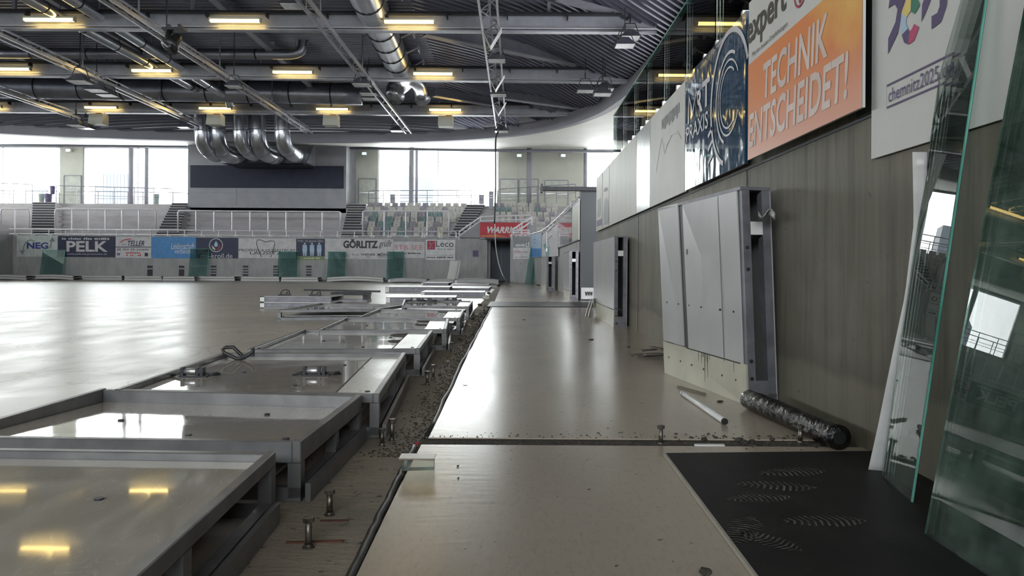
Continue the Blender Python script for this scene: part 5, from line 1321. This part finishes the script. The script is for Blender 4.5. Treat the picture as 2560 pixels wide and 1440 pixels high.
# ---- boards stacked at the left of the row
def flatboard(label, x0, x1, ybase, hpx, depth, group, yaw=0.0, z0=ZLOW, cap=True, h=None, Y=None, curve=0.0, mat=None):
    Y = Y or (H - z0) / (-ray((x0 + x1) / 2, ybase)[1]); xa, xb = ray(x0, ybase)[0] * Y, ray(x1, ybase)[0] * Y
    h = h or hpx / F * Y; L = xb - xa; c = V3(((xa + xb) / 2, Y + depth / 2, z0))
    t = thing('dasher_board', label, 'board', c, group); cy, sy = math.cos(yaw), math.sin(yaw)
    def Q(u, d, z): x, y = (u - .5) * L, (d - .5) * depth; bow = curve * (1 - (2 * u - 1) ** 2); return V3((c.x + x * cy - y * sy, c.y + x * sy + y * cy, z0 + z + bow))
    def blk(nm, u0, u1, d0, d1, za, zb, m_, n=1):
        m = MB()
        for k in range(n):
            a, b = u0 + (u1 - u0) * k / n, u0 + (u1 - u0) * (k + 1) / n
            m.hexa([Q(a, d0, za), Q(b, d0, za), Q(b, d1, za), Q(a, d1, za)], [Q(a, d0, zb), Q(b, d0, zb), Q(b, d1, zb), Q(a, d1, zb)])
        return m.build(nm, m_, t)
    n = 8 if curve else 1
    blk('top_sheet', 0, 1, 0, 1, h * .86, h, mat or skin, n); blk('bottom_sheet', 0, 1, 0, 1, 0, h * .12, skin, n)
    blk('side_rail', .0, 1, .02, .1, h * .16, h * .82, mat or (bframe if not curve else skin), n); blk('side_rail', .0, 1, .9, .98, h * .12, h * .86, bframe, n)
    if cap: blk('end_cap', 0, .06, 0, 1, h * .02, h * .99, M['white'])
    return t
GA = 'boards lying left of the row'
flatboard('lower board of the stack with two ring handles, left of the row', 650, 826, 771, 15, 1.0, GA, 0, mat=None)
Yst = (H - ZLOW) / (-ray(738, 771)[1]); hh = 15 / F * Yst
s2 = flatboard('upper board of the stack with two ring handles, left of the row', 650, 826, 771, 15, 1.0, GA, 0, ZLOW + hh, Y=Yst)
for k, px in enumerate((713, 790)):
    c = at(px, 733, Yst + .35); t = thing('ring_handle', 'round black ring handle standing on the stacked boards, %s one' % ('left', 'right')[k], 'ring', (c.x, c.y, ZLOW + 2 * hh), 'ring handles on the stacked boards')
    r = 11 / F * Yst
    m = MB(); m.tube([c + V3((r * math.cos(a), .03 * math.sin(a), r * .8 * math.sin(a))) for a in [2 * math.pi * i / 24 for i in range(24)]], .011, 6, closed=True); m.build('ring', M['black'], t, True)
    m = MB(); m.tube([c + V3((r * .6, 0, r * .3)), c + V3((-r * .25, 0, -r * .8)), V3((c.x - r * .25, c.y, ZLOW + 2 * hh))], .011, 6); m.build('stem', M['black'], t, True)
    m = MB(); m.bx(c.x - .12, c.y - .05, ZLOW + 2 * hh, c.x + .1, c.y + .05, ZLOW + 2 * hh + .025); m.build('foot_plate', M['dark'], t)
t = thing('steel_trestle', 'dark low steel trestle right behind the stack with ring handles', 'trestle', at(875, 757, 16.4)); t.location.z = ZLOW; ORG[t.name] = V3(t.location)
a, b = at(832, 740, 16.4), at(922, 740, 16.4)
for nm, z0, z1 in (('lower_beam', ZLOW, .03), ('upper_beam', .13, .19)): m = MB(); m.bx(a.x, 16.2, z0, b.x, 16.7, z1); m.build(nm, bframe if nm[0] == 'l' else M['dark'], t)
for px in (846, 916): p = at(px, 745, 16.4); m = MB(); m.bx(p.x - .05, 16.25, .03, p.x + .05, 16.65, .13); m.build('trestle_post', M['dark'], t)
m = MB(); m.bar(at(760, 732, 16.45) + V3((0, 0, -.0)), at(951, 736, 16.45), .05, .04); o = m.build('steel_bar', M['dark']); tag(o, 'thin dark steel bar lying across the trestle top', 'bar')
o.location.z = .19
# ---- far boards near the end of the row
GF = 'boards lying at the far end of the row'
for args in (('board lying behind the seventh board, pale left end cap', 961, 1135, 758, 15, 1.2, .06), ('bright board beside the black seal with a white end cap, eighth of the row', 1050, 1210, 743, 13, 1.3, .03),
             ('dark sided board with an open frame at its left end', 962, 1122, 732, 15, 1.4, .02), ('thin bright board behind the eighth board', 1062, 1222, 728, 8, 1.4, .0), ('thin board just behind the previous bright one, right side', 1121, 1226, 723, 6, 1.6, 0),
             ('thin board in the middle of the far stack, at the seal', 1126, 1222, 717, 6, 1.5, .02), ('short board with a white cap left of the far stack', 1055, 1122, 714, 7, 1.6, -.03)):
    lab, x0, x1, yb, hp, dp, yw = args; flatboard(lab, x0, x1, yb, hp, dp, GF, yw)
flatboard('curved white board with faint print left of the far stack', 970, 1066, 707, 9, 1.5, GF, 0, curve=.06); flatboard('curved board at the middle rear of the far stack', 1068, 1134, 710, 9, 1.6, GF, 0, curve=.05); flatboard('long curved board at the rear of the far stack by the tunnel', 1136, 1246, 711, 12, 1.6, GF, 0, curve=.06)
# ---- boards along the far wall: stacked in pairs
farw = pm('pale_board', (.66, .65, .64), .4, 0, (.6, .59, .58), 1)
GW_ = 'board pairs along the far wall'
where = ['far left pair', 'second pair from left', 'third pair from left', 'fourth pair from left', 'fifth pair, below the flame banner', 'sixth pair, below the tooth banner', 'seventh pair, below the healthy teeth banner', 'last pair, below the GÖRLITZ banner']
for k, (x0, x1, yb, cv) in enumerate(((-70, 64, 700, .05), (66, 182, 700, .06), (198, 304, 700, 0), (310, 404, 701, 0), (406, 486, 702, 0), (490, 586, 702, 0), (602, 698, 703, 0), (702, 795, 704, 0), (817, 958, 705, .07))):
    Y = (H - ZLOW) / (-ray((x0 + x1) / 2, yb)[1]); h = 5.3 / F * Y; wh = (where[:1] + ['curved second pair from left'] + where[1:])[k] if k < 9 else ''
    wh = ['half cut pair at the left photo edge', 'curved pair below the NEG banner', 'pair below the PELK banner', 'pair below the TELLER banner', 'pair below the blue banner', 'pair below the flame banner', 'pair below the tooth banner', 'pair below the healthy teeth banner', 'curved pair below the GÖRLITZ banner'][k]
    flatboard('lower board of the ' + wh + ', far wall', x0, x1, yb, 0, .9, GW_, 0, ZLOW, False, h, Y, cv, farw); flatboard('upper board of the ' + wh + ', far wall', x0 + 1, x1 - 1, yb, 0, .85, GW_, 0, ZLOW + h * 1.12, False, h * .9, Y, cv, farw)
# standing curved board
t = thing('curved_board', 'white curved board standing upright left of the tunnel', 'board', zp(1128, 702), None)
Yc = 36.0
def cb(u, v): return at(1114 + 22 * u + 12 * v ** .6, 703 - 52 * v, Yc + .3 * v)
m = MB(); m.sheet(cb, 4, 12); m.build('front_skin', farw, t, True, solid=.03)
def cb2(u, v): return at(1136 + 4 * u + 12 * v ** .6, 703 - 53 * v, Yc + .05 + .3 * v)
m = MB(); m.sheet(cb2, 2, 12); m.build('side_edge', M['white'], t, True, solid=.03)

# ---- anchor bolts
steel_b = pm('rusty_bolt_steel', (.20, .185, .17), .4, .8, (.08, .06, .045), 60, bump=.1)
def bolt(px, py, h, label, z=-.02, group='anchor bolts standing in the dirt strip'):
    p = zp(px, py, z)
    if bolt.proto is None:
        t = thing('anchor_bolt', label, 'bolt', (0, 0, 0), group)
        m = MB(); m.tube([(0, 0, 0), (0, 0, .07)], .0095, 12); m.build('shank', steel_b, t, True)
        m = MB(); m.tube([(0, 0, .068), (0, 0, .08)], .0165, 6); m.build('hex_head', steel_b, t)
        m = MB(); m.lathe((0, 0, 0), (0, 0, 1), [(0, .017), (.004, .017), (.005, .013), (.011, .012)], 12); m.build('washer', steel_b, t)
        bolt.proto = t; t.location = p; r = t
    else: r = dup(bolt.proto, p, px, label, group)
    r.scale = (1, 1, h / .08); return r
bolt.proto = None
for px, py, h, lab in ((771, 1369, .083, 'nearest steel bolt standing in the dirt strip, rust bar at its foot'), (824, 1288, .079, 'steel bolt just behind the nearest one in the dirt strip'), (955, 1114, .074, 'left bolt of the pair beside the second board'), (980, 1101, .096, 'right bolt of the pair beside the second board'),
                       (1068, 962, .09, 'leaning left bolt of the pair beside the third board'), (1083, 948, .10, 'right bolt of the pair beside the third board'), (1128, 884, .10, 'single bolt in the strip beside the fourth board'), (1158, 828, .11, 'small far bolt in the strip beside the fifth board'), (1210, 775, .13, 'farthest bolt in the strip beside the seventh board')):
    bolt(px, py, h, lab)
bolt(1652, 1112, .083, 'bolt standing in the dark floor joint, left one', -.006, 'anchor bolts in the floor joint'); bolt(2001, 1108, .078, 'bolt in the floor joint by the black roll', -.006, 'anchor bolts in the floor joint')
rust = pm('rust', (.13, .055, .03), .9, 0, (.07, .03, .02), 30)
for (px, py, px2, py2, lab) in ((715, 1357, 858, 1353, 'rusty flat bar in the floor at the nearest bolt'), (800, 1303, 872, 1302, 'rusty flat bar in the floor at the second bolt')):
    a, b = zp(px, py, -.019), zp(px2, py2, -.019); m = MB(); m.bar(a, b, .012, .006); tag(m.build('flat_bar', rust), lab, 'bar', 'rusty bars in the strip')
# ---- rubber seal along the slab edge
for k, (y0, y1, lab) in enumerate(((.9, 3.12, 'black rubber seal along the near floor edge'), (3.28, 15.5, 'black rubber seal along the floor edge beyond the joint'))):
    P = []; rnd = random.Random(4 + k); n = 40
    for i in range(n + 1): y = y0 + (y1 - y0) * i / n; P.append((edge_x(y) - .017 + rnd.uniform(-.003, .003) * (1 + k), y, -.008 + rnd.uniform(-.002, .002)))
    m = MB(); m.tube(P, .0135, 10); tag(m.build('rubber_seal', M['black'], smooth=True), lab, 'seal', 'rubber seals along the floor edge')
# ---- black mat with shoe prints
matm = NT('black_mat'); matm.bump(matm.noise(160, (1, 1, 1), 3), .25, .002); c = matm.mix(matm.ramp(matm.noise(6, (1, 1, 1), 6), [(.45, 0), (.85, .5)]), (.010, .010, .011), (.035, .035, .034)); matm = matm.set(c, .55, 0, spec=.25)
t = thing('rubber_mat', 'black rubber mat with dusty shoe prints at the foot of the wall', 'mat', (1.03, 2.2, 0))
A0, A1, A2, A3 = zp(1664, 1133, .012), V3((1.46, 3.02, .012)), V3((1.46, .7, .012)), V3((.575, .7, .012))
a2 = zp(1893, 1438, .012); A3 = A0 + (a2 - A0) * ((.7 - A0.y) / (a2.y - A0.y))
m = MB(); m.prism([V3((p.x, p.y, .001)) for p in (A0, A3, A2, A1)], (0, 0, .012)); m.build('mat_body', matm, t)
m = MB(); m.prism([V3((p.x, p.y, .001)) for p in (A0 - V3((.008, 0, 0)), A3 - V3((.008, 0, 0)), A3, A0)], (0, 0, .0135)); m.build('pale_edge', pm('mat_edge', (.42, .39, .34), .6), t)
dust = pm('shoe_dust', (.16, .155, .14), .9, 0, (.03, .03, .03), 25, lohi=(.3, .6))
def shoe(px, py, ang, L=.27):
    p = zp(px, py, .0135); c, s = math.cos(ang), math.sin(ang); m = MB()
    for k in range(13):
        f = (k + .5) / 13; w = L * .19 * (1 - abs(2 * f - 1) ** 3) * (1 if f > .55 else .82) + .004
        for sg in (-1, 1):
            pts = [(f - .016, 0), (f + .016, 0), (f + .016 - .05, w), (f - .012 - .05, w)]
            P = [((u - .5) * L, sg * v) for u, v in pts]
            if sg < 0: P = P[::-1]
            m.add([(p.x + a * c - b * s, p.y + a * s + b * c, .0139) for a, b in P], [(0, 1, 2, 3)])
    m.build('shoe_print', dust, t)
shoe(1985, 1180, .2); shoe(1945, 1215, -.15); shoe(1900, 1245, .15, .22); shoe(1862, 1322, 1.1, .24); shoe(2068, 1302, .05, .25); shoe(1925, 1352, -.9, .2)
# ---- black wrapped roll and white pipe
P0, P1 = zp(2098, 1126), zp(1872, 1022); r = .051; d = (P1 - P0).normalized()
t = thing('film_roll', 'black plastic wrapped roll lying at the foot of the wall', 'roll', (P0 + P1) / 2)
tb = NT('black_film'); tb.bump(tb.noise(26, (1, 1, 1), 4, .6, 1.5), .8, .012); tb = tb.set((.004, .004, .005), .10, 0, .0, .08)
n = 46; P = [P0 + (P1 - P0) * i / n + V3((0, 0, r + .002)) for i in range(n + 1)]; rnd = random.Random(5)
m = MB(); m.tube(P, [r + rnd.uniform(-.002, .003) for _ in P], 26); m.build('wrapped_film', tb, t, True)
m = MB(); c = P0 + V3((0, 0, r + .002)); m.tube([c - d * .004, c + d * .01], r * .55, 16); m.build('core_end', M['black'], t)
a, b = zp(1706, 989), zp(1812, 1062)
t = thing('plastic_pipe', 'white plastic pipe lying on the walkway before the big leaning board', 'pipe', (a + b) / 2); u = V3((0, 0, .0155)); d = (b - a).normalized()
m = MB(); m.tube([a + u, b + u], .015, 16); m.build('pipe_wall', pm('pipe_white', (.78, .78, .78), .3), t, True)
m = MB(); m.tube([b + u - d * .012, b + u + d * .002], .0158, 16); m.build('dark_end', M['black'], t); m = MB(); m.tube([a + u + d * .02, a + u + d * .035], .0158, 16); m.build('ring_mark', M['steel'], t)
a, b = zp(1696, 969), zp(1762, 988); m = MB(); m.bar(a + V3((0, 0, .006)), b + V3((0, 0, .006)), .02, .01); tag(m.build('wood_stick', pm('weathered_wood', (.2, .18, .14), .8)), 'thin weathered stick behind the upper end of the white pipe', 'stick')
# ---- loose slats beside the big board
wd = pm('dark_slat', (.10, .09, .08), .7, 0, (.17, .15, .13), 9)
for k, (x0, y0, x1, y1) in enumerate(((1574, 890, 1655, 886), (1590, 897, 1658, 893), (1600, 886, 1660, 880), (1612, 900, 1659, 898), (1630, 883, 1660, 891))):
    a, b = zp(x0, y0), zp(x1, y1); z = .008 + .012 * k; m = MB(); m.bar(a + V3((0, 0, z)), b + V3((0, 0, z)), .05, .012); tag(m.build('slat', wd), 'dark loose slat left of the big leaning board, %s from the floor up' % ORDW[k], 'slat', 'loose slats by the big leaning board')
# ---- offcuts, rubble and marks
p0, p1, p2, p3 = zp(990, 1152, .05), zp(1088, 1146, .05), zp(1088, 1160, .03), zp(1000, 1160, .05)
a = zp(1045, 1178); t = thing('plastic_block', 'clear plastic offcut block lying over the black seal', 'block', (a.x, a.y, 0))
m = MB(); m.hexa([V3((a.x - .06, a.y - .0, .0)), V3((a.x + .055, a.y + .015, 0)), V3((a.x + .055, a.y + .06, 0)), V3((a.x - .06, a.y + .05, 0))], [V3((a.x - .06, a.y, .04)), V3((a.x + .055, a.y + .015, .045)), V3((a.x + .055, a.y + .06, .045)), V3((a.x - .06, a.y + .05, .04))]); m.build('block_body', pane('clear_block', (.80, .78, .70), 1.5, .05, .3), t)
m = MB(); m.bx(a.x - .07, a.y - .01, .044, a.x + .06, a.y + .065, .049); m.build('top_film', pm('block_top', (.26, .22, .18), .25), t)
a, b = zp(1737, 1113), zp(1810, 1113); m = MB(); m.bx(a.x, a.y - .012, -.006, b.x, a.y + .012, .004); tag(m.build('white_offcut', M['white']), 'white offcut lying in the dark floor joint', 'offcut')
def stone(px, py, r, mat, label, z=0.0, name='rubble_stone', group=None, flatf=.6, seed=1):
    p = zp(px, py, z); rnd = random.Random(seed); m = MB(); n = 9; vs = []; fs = []
    for j in range(1, 5):
        for i in range(n):
            a = 2 * math.pi * i / n; b = math.pi * j / 5; k = r * rnd.uniform(.75, 1.15)
            vs.append((p.x + k * math.sin(b) * math.cos(a), p.y + k * math.sin(b) * math.sin(a), z + r * flatf * .8 + k * flatf * math.cos(b)))
    for j in range(3):
        for i in range(n): fs.append((j * n + i, j * n + (i + 1) % n, (j + 1) * n + (i + 1) % n, (j + 1) * n + i))
    fs.append(tuple(range(n - 1, -1, -1))); fs.append(tuple(3 * n + i for i in range(n)))
    m.add(vs, [f[::-1] for f in fs]); return tag(m.build(name, mat), label, 'stone', group)
pale = pm('pale_rubble', (.62, .61, .56), .8); redp = pm('red_scrap', (.42, .03, .05), .5)
GR = 'rubble along the dirt strip'
stone(1215, 748, .10, pale, 'white rubble lump beside the eighth board', -.02, group=GR, seed=3)
for k, (px, py, r, dark) in enumerate(((1200, 765, .05, 1), (1180, 800, .04, 1), (1190, 790, .05, 0), (1222, 735, .06, 1), (1235, 722, .07, 0), (1246, 716, .08, 1), (1172, 815, .035, 0), (1150, 850, .02, 1), (1120, 905, .016, 0), (1100, 940, .014, 1), (1062, 1000, .011, 1), (1038, 1060, .009, 1))):
    stone(px, py, r, M['dirt'] if dark else pale, '%s rubble lump in the strip, %s from the far end' % ('black' if dark else 'pale', ORDW[k]), -.02, group=GR, seed=10 + k)
stone(869, 1132, .011, redp, 'small red scrap under the second board corner', -.02, 'red_scrap', None, .5, 30); stone(1042, 1112, .011, redp, 'small red scrap at the corner of the floor joint', -.02, 'red_scrap', None, .7, 31)
stone(1762, 1436, .018, M['dirt'], 'dark dirt lump at the bottom photo edge left of the mat', 0, 'dirt_lump', None, .5, 32)
stone(1145, 1166, .005, M['dirt'], 'tiny dark crumb right of the clear plastic block', 0, 'dirt_lump', None, .6, 33); stone(1146, 1196, .004, M['dirt'], 'tiny dark crumb below the other crumb by the clear block', 0, 'dirt_lump', None, .6, 34)
for k, (px, py, r) in enumerate(((1690, 1088, .010), (1728, 1098, .012), (1760, 1102, .016), (1848, 1104, .018), (1862, 1112, .02), (1880, 1106, .014), (1930, 1102, .014), (1960, 1100, .013), (1975, 1112, .012), (1520, 1074, .008), (1790, 1098, .012))):
    stone(px, py, r, M['dirt'], 'black dirt lump along the floor joint, %s counted from the bolt' % ORDW[k], -.006, 'dirt_lump', 'dirt lumps along the floor joint', .6, 40 + k)
for k, (px, py, r) in enumerate(((1478, 850, .03), (1572, 868, .02), (1800, 1005, .02), (1310, 800, .02), (1445, 757, .05), (1400, 712, .09), (1345, 714, .1))):
    stone(px, py, r, M['dirt'], 'flat dark crumb on the walkway beyond the joint, %s listed from mid floor' % ORDW[k] if False else ['dark crumb on the walkway left of the second leaning board', 'dark crumb on the walkway above the loose slats', 'dark crumb beside the white pipe end', 'dark crumb on the walkway near the rubber strip', 'dark crumb on the walkway edge of the rubber strip', 'dark heap on the far walkway before the farthest board', 'dark heap on the far walkway before the green glass'][k], 0, 'dirt_lump', None, .25, 60 + k)
c = zp(1163, 963, .0015); m = MB()
for s in (-1, 1): m.bar(c + V3((-.014, -.03 * s, 0)), c + V3((.014, .03 * s, 0)), .004, .001)
tag(m.build('cross_mark', M['black']), 'small black x mark on the walkway floor', 'mark')

# dark crumbly dirt swept along the seal, too fine to count
rnd = random.Random(21); m = MB()
for i in range(2400):
    y = 3.0 + 12.5 * rnd.random() ** 1.6; x = edge_x(y) - .03 - abs(rnd.gauss(0, .075)); r = rnd.uniform(.002, .007) * (1 + y * .09)
    if x < -.66: continue
    a = rnd.uniform(0, 6.28); P = [(x + r * math.cos(a + k * 2.09) * rnd.uniform(.7, 1.4), y + r * math.sin(a + k * 2.09) * rnd.uniform(.7, 1.6), -.0205) for k in range(3)]
    m.add(P + [(x, y, -.02 + r * .7)], [(0, 1, 3), (1, 2, 3), (2, 0, 3)])
tag(m.build('dirt_crumbs', M['dirt']), 'black crumbly dirt strewn along the seal of the strip', 'dirt', None, 'stuff')
m = MB()
for i in range(420):
    x = rnd.uniform(-.38, 1.44); y = 3.19 + rnd.gauss(0, .03) if rnd.random() < .7 else 3.27 + abs(rnd.gauss(0, .06)); r = rnd.uniform(.002, .008) * (1.3 if x > .7 else .8); z = -.005 if YJ0 < y < YJ1 else 0
    a = rnd.uniform(0, 6.28); P = [(x + r * math.cos(a + k * 2.09) * rnd.uniform(.7, 1.6), y + r * math.sin(a + k * 2.09) * rnd.uniform(.7, 1.3), z) for k in range(3)]
    m.add(P + [(x, y, z + r * .8)], [(0, 1, 3), (1, 2, 3), (2, 0, 3)])
tag(m.build('dirt_crumbs', M['dirt']), 'black crumbly dirt filling the floor joint across the walkway', 'dirt', None, 'stuff')
